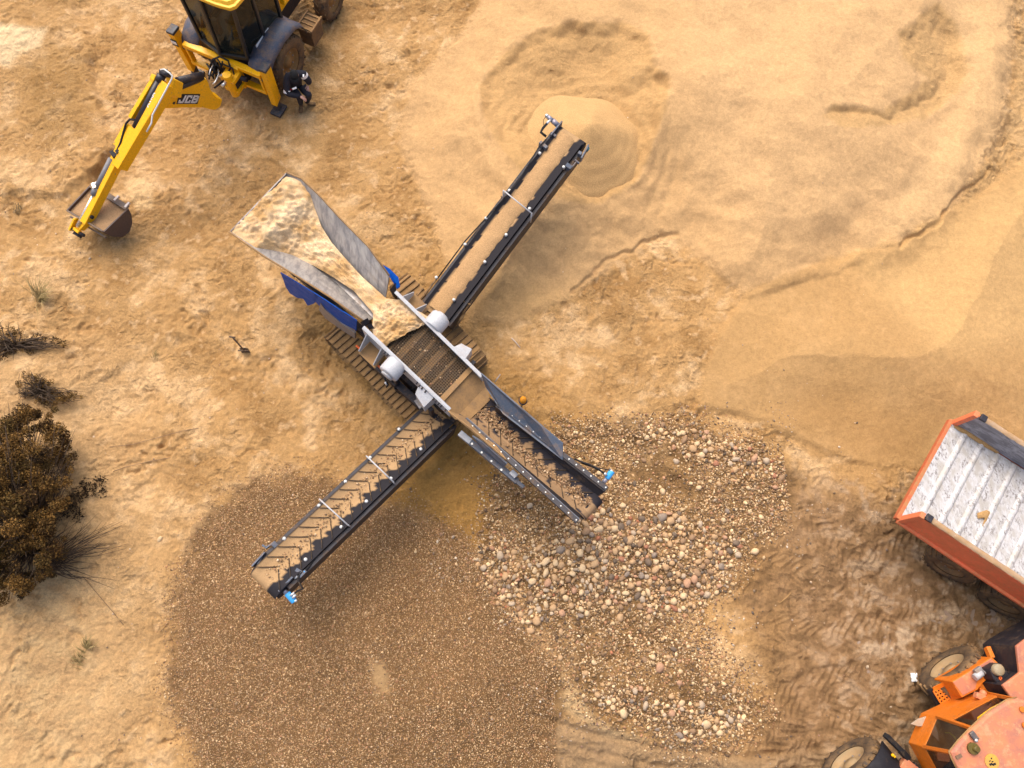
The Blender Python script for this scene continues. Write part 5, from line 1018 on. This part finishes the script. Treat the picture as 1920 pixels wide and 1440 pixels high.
b = MB(); c = P(1823, 1403, 2.66); b.cyl(c-V(0, 0, .01), c+V(0, 0, .05), .085, 20); b.cyl(c, c+V(.03, 0, .10), .045, 14); b.build('beacon_socket', paint('olive_steel', (.12, .085, .015), .3, .5), rfl)
b = MB(); b.bar(P(1820, 1372, 2.69), P(1832, 1388, 2.69), .09, .05); b.build('work_lamp', paint('lamp_grey', (.10, .09, .09), .4, .4), rfl, .015)
b = MB(); b.ball(P(1830, 1388, 2.70), .03); b.build('lamp_glass', CHR, rfl)
b = MB(); c = P(1860, 1428, 2.664); b.cyl(c-V(0, 0, .01), c+V(0, 0, .004), .11, 26); stk = b.build('round_sticker', paint('sticker_yellow', (.60, .33, .05), .5, .6), rfl)
b = MB(); 
for x, y, sx_, sy_ in ((1859, 1422, .02, .02), (1856, 1427, .03, .014), (1861, 1428, .03, .014), (1858, 1433, .05, .03), (1864, 1433, .06, .03)): b.box(P(x, y, 2.67), sx_, sy_, .004, .3)
b.build('sticker_marks', BLET, stk)
b = MB(); b.bar(P(1793, 1421, 2.67), P(1803, 1416, 2.67), .05, .012); b.build('roof_tag', paint('tag_brown', (.16, .09, .06), .4, .6), rfl)
for x, y in ((1916, 1330), (1921, 1360)): 
    b = MB(); c = P(x, y, 2.67); b.cyl(c, c+V(0, 0, .03), .045, 14); b.build('roof_bolt', ORNG, rfl, .004)
b = MB(); b.box(L3(S[2], S[4], .45)+V(0, 0, .1), .5, .5, .16, .6); b.box(L3(S[2], S[4], .65)+V(0, 0, .4), .12, .5, .6, .6); b.build('seat', paint('seat_blue', (.03, .045, .09), .2, .7), cabl, .03)
b = MB(); b.tube([P(1772, 1374, 1.75), P(1781, 1374, 1.8), P(1790, 1382, 1.85), P(1796, 1392, 1.9)], .012); b.build('yellow_lever', YEL, cabl)
b = MB(); b.bar(P(1828, 1302, 1.62), P(1845, 1310, 1.62), .1, .1); b.ball(P(1843, 1300, 1.6), .06); b.build('door_handle', SALM, cabl, .01)
b = MB(); b.tube([P(1833, 1353, 2.45), P(1834, 1346, 2.5), P(1856, 1330, 2.55), P(1872, 1321, 2.55)], .013); b.build('grab_rail', YEL, cabl)
b = MB(); HD = [(1906, 1211), (1922, 1199), (1990, 1160), (2030, 1240), (1975, 1320), (1898, 1312), (1880, 1285), (1912, 1261)]; b.plate(*ext(HD, 1.9, .06)); hd_ = b.build('engine_hood', SALM, ld, .015); b = MB(); b.plate([P(x, y, 1.83) for x, y in HD], (0, 0, -.9)); b.build('engine_bay', BLACK, hd_)
b = MB(); b.bar(P(1878, 1221, 1.2), P(1925, 1192, 1.2), .16, .3); b.bar(P(1852, 1226, 1.2), P(1858, 1222, 1.3), .08, .2); b.build('rear_frame', ORNG, ld, .01)
b = MB(); b.plate(*ext([(1856, 1255), (1876, 1243), (1892, 1262), (1894, 1276), (1878, 1290), (1864, 1274)], 1.62, .6)); tn = b.build('oil_tank', BLACK, ld, .02)
b = MB(); c = P(1872, 1256, 1.66); b.rev(c, (0, 0, 1), [(-.04, .10), (.02, .10), (.04, .08), (.04, 0)], 20); b.build('filler_cap', paint('beige_cap', (.33, .27, .17), .5, .6), tn)
p_ = P(1877, 1280, 1.63); text(tn, '8', p_, V(1, .45, 0), V(-.45, 1, 0), .13, paint('orange_mark', (.80, .14, .02), 0, .5), 'tank_mark', 0, .03)
b = MB(); c = P(1834, 1266, 1.45); b.cyl(c+V(-.07, -.04, 0), c+V(.07, .04, 0), .06, 16); b.build('white_canister', WHITE, ld)
b = MB(); c = P(1833, 1256, 1.45); b.box(c, .14, .07, .08, .5); b.tube([c+V(.05, 0, 0), P(1848, 1262, 1.45), P(1860, 1262, 1.4)], .025); b.build('filter_head', STEEL, ld, .008)
b = MB(); b.plate(*ext([(1708, 1358), (1722, 1348), (1748, 1340), (1752, 1350), (1740, 1362), (1722, 1362)], 1.15, .04)); b.build('fender_flap', paint('dull_cream', (.42, .33, .24), .5, .7), ld, .008)
b = MB(); b.grid([[ML @ V(1.30+.72*math.cos(t), n_, .62+.72*math.sin(t)) for n_ in (-.02, -.24, -.46, -.5)] for t in np.linspace(.1, 2.5, 12)]); b.build('front_fender', rubber('fender_black', (.010, .009, .013), .12), ld, 0, None, .03)
b = MB(); b.bar(P(1660, 1378, 1.3), P(1690, 1408, 1.2), .08, .1); b.bar(P(1690, 1408, 1.2), P(1702, 1422, 1.1), .1, .1); b.build('hydraulic_hose', HOSE, ld, .008)
b = MB(); b.bar(P(1690, 1428, 1.1), P(1716, 1450, 1.1), .20, .12); b.bar(P(1700, 1420, 1.1), P(1690, 1440, 1.05), .08, .1); b.build('lift_frame', SALM, ld, .01)
b = MB(); b.ball(P(1674, 1416, 1.2), .03); b.bar(P(1674, 1414, 1.2), P(1678, 1420, 1.2), .03, .03); b.build('yellow_tag', YEL, ld)
b = MB(); b.bar(P(1702, 1410, .9), P(1735, 1405, .9), .25, .15); b.build('articulation_joint', DIRT, ld, .01)
b = MB(ML); b.bar((1.3, -.7, 1.2), (3.2, -.7, .7), .2, .3); b.bar((1.3, -1.4, 1.2), (3.2, -1.4, .7), .2, .3); b.build('lift_arm', ORNG, ld, .01)
b = MB(ML); b.grid([[V(x, .1, z), V(x, -2.2, z)] for x, z in ((4.1, .15), (3.3, .08), (3.1, .4), (3.2, .9), (3.5, 1.2))], False); b.build('loader_bucket', ORNG, ld, 0, None, .04)
# ------------------------------------------------------------ person
PO = PG(566, 192); NAVY = NT('navy_jacket'); _n = NAVY.noise(18, 4, .6); NAVY.base(NAVY.mix(_n, (.008, .008, .014), (.018, .018, .03))); NAVY.set(Roughness=.85); NAVY.bump(_n, .01, .5)
SKIN = NT('skin'); SKIN.base((.58, .32, .235)); SKIN.set(Roughness=.55); BOOT = paint('boot_leather', (.05, .035, .025), .7, .7); HATM = paint('black_cap', (.008, .008, .009), .02, .9)
BASEZ = PO.z
def J(px, py, h): return P(px, py, h+BASEZ)
def skin_mesh(name, nodes, edges, mat, parent, sub=2, root=0):
    me = bpy.data.meshes.new(name); r0 = parent
    while r0 is not None and r0.parent is not None: r0 = r0.parent
    o0 = Vector(r0.location) if r0 is not None else V(0, 0, 0)
    me.from_pydata([Vector(n[0])-o0 for n in nodes], edges, []); o = bpy.data.objects.new(name, me); COL.objects.link(o); me.materials.append(mat)
    if parent: o.parent = parent
    md = o.modifiers.new('skin', 'SKIN'); md.use_smooth_shade = True; md.branch_smoothing = .6
    if not me.skin_vertices: me.attributes  # layer is made with the modifier
    for i, n in enumerate(nodes):
        sv = me.skin_vertices[0].data[i]; sv.radius = (n[1], n[2] if len(n) > 2 else n[1]); sv.use_root = (i == root)
    o.modifiers.new('sub', 'SUBSURF').levels = sub; o.modifiers['sub'].render_levels = sub; return o
pelvis = J(551, 158, .46); belly = J(550, 152, .66); chest = J(550, 143, .86); neck = J(551.5, 139, 1.02)
shL = J(538, 142, .93); shR = J(567, 138, .93); elL = J(538, 176, .62); elR = J(580, 153, .66); wrL = J(562, 181, .60); wrR = J(577.5, 160, .62)
hipL = J(547, 164, .45); hipR = J(562, 160, .45); knL = J(562, 183, .52); knR = J(580, 179, .50); anL = J(564, 195, .10); anR = J(575, 191, .10)
nodes = [(pelvis, .175, .15), (belly, .20, .16), (chest, .23, .17), (neck, .08), (shL, .115), (shR, .115), (elL, .085), (elR, .085), (wrL, .046), (wrR, .046), (hipL, .115), (hipR, .115), (knL, .082), (knR, .082), (anL, .058), (anR, .058)]
edges = [(0, 1), (1, 2), (2, 3), (2, 4), (2, 5), (4, 6), (5, 7), (6, 8), (7, 9), (0, 10), (0, 11), (10, 12), (11, 13), (12, 14), (13, 15)]
per = bpy.data.objects.new('person', None); bpy.data.objects.remove(per)
body = skin_mesh('person', nodes, edges, NAVY.m, None); 
_sh = Vector((PO.x, PO.y, BASEZ)); body.location = _sh
for v in body.data.vertices: v.co -= _sh
tag(body, 'person in a dark jacket with white bands crouching with hands on knees beside the backhoe', 'person')
hd = MB(); hc = J(552, 141.5, 1.14); fw = V(.15, -.95, -.28).normalized(); rt = fw.cross(V(0, 0, 1)).normalized(); uph = rt.cross(fw).normalized()
def HP(x, y, z): return hc+rt*x+fw*y+uph*z
hv = []; hf_ = []
n_, m_ = 20, 14
for i in range(m_+1):
    t = math.pi*i/m_
    for j in range(n_):
        a = 2*math.pi*j/n_; x = math.sin(t)*math.cos(a)*.078; y = math.sin(t)*math.sin(a)*.098; z = math.cos(t)*.118
        if z < -.02: k = (-.02-z)/.1; x *= 1-.28*k; y = y*(1-.12*k)+.012*k
        if y > .05 and abs(x) < .02: y += .020*math.exp(-((z+.012)/.02)**2)      # nose
        if y > .04: y -= .010*math.exp(-((abs(x)-.032)/.014)**2-((z-.018)/.014)**2)  # eye sockets
        hv.append(HP(x, y, z))
for i in range(m_):
    for j in range(n_): hf_.append([i*n_+j, i*n_+(j+1) % n_, (i+1)*n_+(j+1) % n_, (i+1)*n_+j])
hd.add(hv, hf_, True)
for sx in (-1, 1): hd.ball(HP(sx*.08, -.005, -.005), .026, .5, .9, 1.2, 8)
head = hd.build('head', SKIN.m, body)
b = MB()
for sx in (-1, 1): b.ball(HP(sx*.032, .083, .018), .011, n=8)
b.build('eyes', WLET, head)
b = MB(); b.tube([HP(-.022, .094, -.052), HP(0, .099, -.054), HP(.022, .094, -.052)], .005, 6); b.build('mouth', paint('lip', (.40, .16, .13), 0, .5), head)
b = MB(); rws = []
for i in range(9):
    t = math.pi*.5*i/8; rws.append([HP(math.sin(t)*math.cos(a)*.092, math.sin(t)*math.sin(a)*.112, .030+math.cos(t)*.098) for a in np.linspace(0, 2*math.pi, 25)])
b.grid(rws); b.grid([[HP(.09*math.cos(a), .11*math.sin(a), .036), HP(.080*math.cos(a), .11+.055*math.sin(a), .028)] for a in np.linspace(0, math.pi, 14)]); b.build('cap', HATM, body, 0, None, .006)
def band(c, ax, r, w, nm='reflective_band', arc=None):
    b = MB(); ax = Vector(ax).normalized(); b.rev(c, ax, [(-w/2, r), (w/2, r)], 24); b.build(nm, paint('reflective_white', (.85, .87, .88), 0, .4), body)
band(L3(shL, elL, .86), elL-shL, .080, .07); band(L3(shR, elR, .18), elR-shR, .092, .07)
for (c, nrm, sx_, sy_) in ((L3(hipL, J(553, 166, .80), .85), None, .10, .045), (J(569, 142, 1.0), None, .035, .07)):
    b = MB(); b.box(c, sx_, sy_, .02, .5 if sx_ > .05 else 1.2-1.2); b.build('reflective_patch', MATS['reflective_white'], body, .006)
def hand(w, d, side, pal):                 # palm with four fingers and a thumb closed over the knee
    d = Vector(d).normalized(); s = d.cross(Vector(pal)).normalized(); p = Vector(pal).normalized(); nn = [(w, .030, .024), (w+d*.045, .036, .02), (w+d*.085, .036, .017)]; ee = [(0, 1), (1, 2)]
    for k, ln in zip((-1.5, -.5, .5, 1.5), (.068, .078, .074, .056)):
        i = len(nn); o = s*.018*k; nn += [(w+d*.09+o, .0095), (w+d*(.09+ln*.5)+o*1.15+p*.012, .009), (w+d*(.09+ln*.85)+o*1.2+p*.040, .0075)]; ee += [(2, i), (i, i+1), (i+1, i+2)]
    i = len(nn); nn += [(w+d*.03+s*side*.035, .012), (w+d*.06+s*side*.058+p*.01, .0105), (w+d*.085+s*side*.062+p*.025, .009)]; ee += [(1, i), (i, i+1), (i+1, i+2)]
    return skin_mesh('hand', nn, ee, SKIN.m, body, 2)
hand(wrL, J(570, 185, .57)-wrL, 1, (0, 0, -1)); hand(wrR, J(577, 170, .56)-wrR, -1, (0, 0, -1))
for a_, t_ in ((anL, J(564, 206, .03)), (anR, J(590, 195, .03))):
    tz = Vector((t_.x, t_.y, BASEZ+.035)); ak = Vector((a_.x, a_.y, BASEZ+.14)); hl = Vector((a_.x, a_.y, BASEZ+.05)); dd = (tz-hl).normalized(); skin_mesh('boot', [(hl-dd*.03, .045), (ak, .062), (hl+dd*.10, .052, .04), (hl+dd*.20, .045, .028)], [(0, 1), (0, 2), (2, 3)], BOOT, body, 2)
b = MB(); b.box(L3(elL, wrL, .15)+V(.06, .06, .08), .025, .03, .012); b.build('red_badge', paint('badge_red', (.5, .01, .02), 0, .4), body)
# ------------------------------------------------------------ spade
so_ = PG(461.5, 661); spd = thing('spade', so_, 'spade standing upright in the sand left of the screening plant', 'spade')
b = MB(); tip = V(so_.x, so_.y, so_.z+.92); b.tube([so_+V(0, 0, .05), tip], .016, 10); b.build('handle', paint('grey_wood', (.13, .09, .06), .2, .8), spd)
b = MB(); b.tube([tip+V(-.06, .01, 0), tip+V(.06, -.01, 0)], .017, 8); b.build('grip', MATS['grey_wood'], spd)
b = MB(); c = so_; b.grid([[c+V(x, .05*(1-(x/.11)**2)*.4-.03+.05*z, z*.30-.12) for x in np.linspace(-.09, .09, 7)] for z in np.linspace(0, 1, 6)]); b.tube([c+V(-.11, -.02, .18), c+V(.11, -.02, .18)], .012, 6); b.build('blade', paint('spade_steel', (.12, .08, .05), .4, .6), spd, 0, None, .006)
# ------------------------------------------------------------ plants
def leaf_mat(name, a, b2):
    t = NT(name); c = t.attr('Col'); t.base(c); t.set(Roughness=.85); t.b.inputs['Specular IOR Level'].default_value = .15; return t.m
LEAF = leaf_mat('dry_leaf', 0, 0); TWIG = paint('twig_bark', (.075, .048, .028), .1, .9)
def leaves(name, centers, n, size, palette, parent, seed, spread):
    r = np.random.RandomState(seed); cs = np.array([c[:3] for c in centers]); rr = np.array([c[3] for c in centers]); wgt = rr**2; k = r.choice(len(cs), n, p=wgt/wgt.sum())
    d = r.normal(size=(n, 3)); d /= np.linalg.norm(d, axis=1)[:, None]; d *= (r.rand(n, 1)**.45); pos = cs[k]+d*rr[k][:, None]*np.array([1, 1, .75]); gz = G(pos[:, 0], pos[:, 1]); pos[:, 2] = np.maximum(pos[:, 2], gz+.01)
    u_ = r.normal(size=(n, 3)); u_ /= np.linalg.norm(u_, axis=1)[:, None]; v_ = np.cross(u_, r.normal(size=(n, 3))); v_ /= np.linalg.norm(v_, axis=1)[:, None]; s = size*r.uniform(.5, 1.6, (n, 1))
    vv = np.stack([pos-u_*s, pos+v_*s*.45, pos+u_*s, pos-v_*s*.45], 1).reshape(-1, 3); ff = np.arange(4*n).reshape(n, 4); pal = np.array(palette); kc = r.randint(0, len(pal), len(cs)); pick_ = np.where(r.rand(n) < .6, kc[k], r.randint(0, len(pal), n)); c = pal[pick_]*r.uniform(.6, 1.35, (n, 1)); rt_ = parent
    return npmesh(name, vv-np.array(rt_.location), ff, LEAF, np.repeat(c, 4, 0), False, (0, 0, 0), parent)
PAL = [(.14, .072, .018), (.20, .105, .026), (.085, .047, .014), (.06, .031, .012), (.25, .14, .040), (.038, .022, .010), (.11, .068, .020)]
def bush(name, foot, blobs, nleaf, size, nst, label, cat, seed, pal=PAL, reach=1.0, group=None):
    c = PG(*foot); root = thing(name, c, label, cat, group); r = random.Random(seed); cs = []
    for (px, py, h, rad) in blobs:
        g = PG(px, py) if h < .25 else None; p = P(px, py, c.z+h) if g is None else g+V(0, 0, h)
        cs.append((p.x, p.y, p.z, rad))
    b = MB()
    for i in range(nst):
        t = cs[r.randrange(len(cs))]; e = V(t[0]+r.uniform(-1, 1)*t[3]*reach, t[1]+r.uniform(-1, 1)*t[3]*reach, max(t[2]+r.uniform(-.4, 1.0)*t[3], G(t[0], t[1])+.03)); m1 = L3(c, e, .4)+V(r.uniform(-.12, .12), r.uniform(-.12, .12), r.uniform(0, .2)); m2 = L3(c, e, .75)+V(r.uniform(-.1, .1), r.uniform(-.1, .1), r.uniform(0, .12)); k = r.uniform(.5, 1.2); b.tube([c-V(0, 0, .03), m1, m2, e], [.014*k, .010*k, .006*k, .003*k], 5)
    b.build('stems', TWIG, root); cs2 = []
    for t in cs:
        for q in range(14):
            d = Vector((r.gauss(0, 1), r.gauss(0, 1), r.gauss(0, 1)+.3)).normalized()*t[3]*r.uniform(.35, 1.08); cs2.append((t[0]+d.x, t[1]+d.y, max(t[2]+d.z*.75, c.z+.03), t[3]*r.uniform(.14, .42)))
    cs = cs2
    leaves('foliage', cs, nleaf, size, pal, root, seed, 1); return root
big = [(60, 790, .5, .45), (20, 800, .6, .5), (100, 830, .5, .40), (50, 860, .9, .55), (-30, 870, .9, .7), (20, 920, 1.1, .6), (90, 900, .8, .42), (70, 970, .9, .5), (0, 1000, 1.1, .65), (50, 1040, .8, .5), (95, 1010, .5, .38), (-40, 1050, .9, .6), (20, 1085, .5, .42), (120, 860, .25, .26), (80, 1070, .35, .22), (-60, 960, 1.2, .8), (-70, 800, .8, .6)]
bg_ = bush('dry_bush', (70, 1010), big, 85000, .020, 420, 'large dry brown bush at the left edge of the pit', 'bush', 5, reach=1.0)
b = MB(); r = random.Random(9); o_ = PG(85, 1060)
for i in range(85):                        # bare shoots spreading over the sand to the right
    a = r.uniform(-.75, .85); L = r.uniform(.45, 1.35)*(1.1 if abs(a) < .5 else .8); h = r.uniform(.03, .55); e = o_+V(math.cos(a)*L, math.sin(a)*L+.25, 0); e.z = G(e.x, e.y)+h*r.random(); m1 = L3(o_, e, .35)+V(0, r.uniform(-.08, .08), h*.7); m2 = L3(o_, e, .7)+V(0, r.uniform(-.08, .08), h*.8); b.tube([o_+V(r.uniform(-.1, .1), r.uniform(-.2, .3), .0), m1, m2, e], [.009, .007, .005, .002], 4)
    if r.random() < .7: q = m2; f_ = q+V(math.cos(a+.5)*.25, math.sin(a+.5)*.25, .03); b.tube([q, f_], [.004, .0015], 4)
b.build('bare_shoots', TWIG, bg_)
rs = [(150, 930, .08, .20), (170, 920, .06, .16), (140, 945, .08, .2), (190, 905, .05, .16), (125, 955, .1, .24), (160, 905, .05, .12), (195, 925, .04, .1), (150, 965, .05, .16)]
leaves('side_leaves', [tuple(PG(x, y)+V(0, 0, h))+(q,) for x, y, h, q in rs], 900, .026, [(.05, .03, .015), (.075, .045, .02), (.035, .022, .012)], bg_, 77, 1)
bush('heath_shrub', (30, 650), [(-10, 640, .1, .3), (30, 625, .1, .22), (50, 645, .1, .24), (15, 660, .1, .26), (80, 640, .06, .16), (110, 645, .06, .14), (125, 650, .05, .12), (-20, 675, .1, .22), (60, 660, .06, .13), (-40, 650, .1, .3)], 3000, .017, 110, 'low dark heather clump on the pale bank, upper one of two', 'shrub', 6, group=None)
bush('heath_shrub', (75, 735), [(55, 715, .1, .18), (80, 722, .1, .20), (95, 730, .08, .14), (45, 740, .06, .10), (110, 752, .09, .19), (85, 750, .08, .16), (125, 756, .07, .14), (155, 745, .05, .14)], 2600, .016, 100, 'low dark heather clump just above the large dry bush', 'shrub', 7)
def tuft(px, py, n, L, lean, label, seed, cols=((.30, .215, .07), (.38, .27, .11), (.20, .14, .045)), name='grass_tuft'):
    c = PG(px, py); root = thing(name, c, label, 'grass'); r = random.Random(seed)
    for ci, col in enumerate(cols):
        b = MB()
        for i in range(n//len(cols)):
            a = r.gauss(lean, .8); l = L*r.uniform(.4, 1.1); s = c+V(r.gauss(0, .05), r.gauss(0, .05), -.01); d = V(math.cos(a), math.sin(a), 0); p1 = s+d*l*.4+V(0, 0, l*.45); p2 = s+d*l*.8+V(0, 0, l*.55); w = d.cross(V(0, 0, 1))*.006; b.add([s-w, s+w, p1+w*.8, p1-w*.8, p2], [[0, 1, 2, 3], [3, 2, 4]])
        t = NT('grass_blade'); t.base(col); t.set(Roughness=.8); b.build('blades', t.m, root)
tuft(75, 562, 110, .62, .75, 'dry green grass tuft on the bank above the heather clumps', 21); tuft(165, 1215, 60, .30, 1.2, 'small olive grass tuft below the large dry bush', 22)
tuft(148, 1240, 30, .25, 2.0, 'tiny dry grass tuft just left of the small olive tuft', 24); tuft(30, 395, 30, .25, .4, 'faint dark grass tuft at the upper left bank', 25, ((.12, .085, .03), (.18, .13, .05), (.1, .07, .03)))
tuft(290, 668, 22, .18, 1.0, 'tiny grass sprig on the sand left of the spade', 26); tuft(120, 868, 40, .25, .3, 'small yellowish tuft at the right side of the large bush', 27)
# dead stems and litter lying on the ground
def stick(name, pts, rr, col, label, cat):
    b = MB(); b.tube([PG(x, y)+V(0, 0, rr*1.2+dz) for x, y, dz in pts], rr, 6); t = NT(name+'_bark'); t.base(col); t.set(Roughness=.8); o = b.build(name, t.m); tag(o, label, cat)
stick('stick', [(1461, 1131, 0), (1472, 1122, .02), (1483, 1111, 0)], .010, (.38, .22, .08), 'yellow stick lying on the mud between gravel and truck', 'stick')
stick('stick', [(959, 634, 0), (966, 642, .03), (975, 652, 0)], .011, (.60, .50, .42), 'pale stick lying on the sand right of the plant tracks', 'stick')
stick('root', [(205, 838, 0), (250, 834, .03), (300, 820, .01), (345, 808, .02), (372, 803, 0)], .006, (.27, .165, .085), 'long thin root across the pale sand, upper of two', 'root')
stick('root', [(212, 884, 0), (240, 875, .02), (280, 866, .02), (320, 858, 0)], .006, (.27, .165, .085), 'thin root on the pale sand level with the large bush, lower of two', 'root')
stick('root', [(155, 1080, 0), (190, 1120, .03), (215, 1150, .02), (232, 1172, 0)], .006, (.20, .12, .06), 'thin dark root running down from the large bush', 'root')
b = MB(); c = PG(1713, 1270); rr_ = []
for i in range(9): rr_.append([c+V((i-4)*.016, (j-4)*.020, .02+.018*perlin(np.array([i*.6]), np.array([j*.6]), 4)[0]+(.02 if (i+j) % 3 == 0 else 0)) for j in range(9)])
b.grid(rr_); o = b.build('rag', WLET, None, 0, None, .003); tag(o, 'crumpled white rag on the mud beside the loader wheel', 'rag')
# ------------------------------------------------------------ daylight
W = bpy.data.worlds.new('World'); SC.world = W; W.use_nodes = True; nt = W.node_tree
sky = nt.nodes.new('ShaderNodeTexSky'); sky.sky_type = 'NISHITA'; sky.sun_disc = False
EL, AZ = math.radians(58), math.radians(-24)      # sun ahead of the camera and a little to the left
sky.sun_elevation = EL; sky.sun_rotation = AZ; sky.dust_density = 6.0; sky.air_density = .8
bg = nt.nodes['Background']; nt.links.new(sky.outputs[0], bg.inputs[0]); bg.inputs[1].default_value = .15
sl_ = bpy.data.lights.new('sun', 'SUN'); sl_.energy = .9; sl_.angle = math.radians(70); sl_.color = (1, .95, .87)
so = bpy.data.objects.new('sun', sl_); COL.objects.link(so)
dirv = V(math.sin(AZ)*math.cos(EL), math.cos(AZ)*math.cos(EL), math.sin(EL)); so.rotation_euler = dirv.to_track_quat('Z', 'Y').to_euler(); so.location = dirv*40
SC.view_settings.view_transform = 'Standard'; SC.view_settings.look = 'None'; SC.view_settings.exposure = .82; SC.view_settings.gamma = 1
SC.cycles.max_bounces = 6; SC.cycles.diffuse_bounces = 3
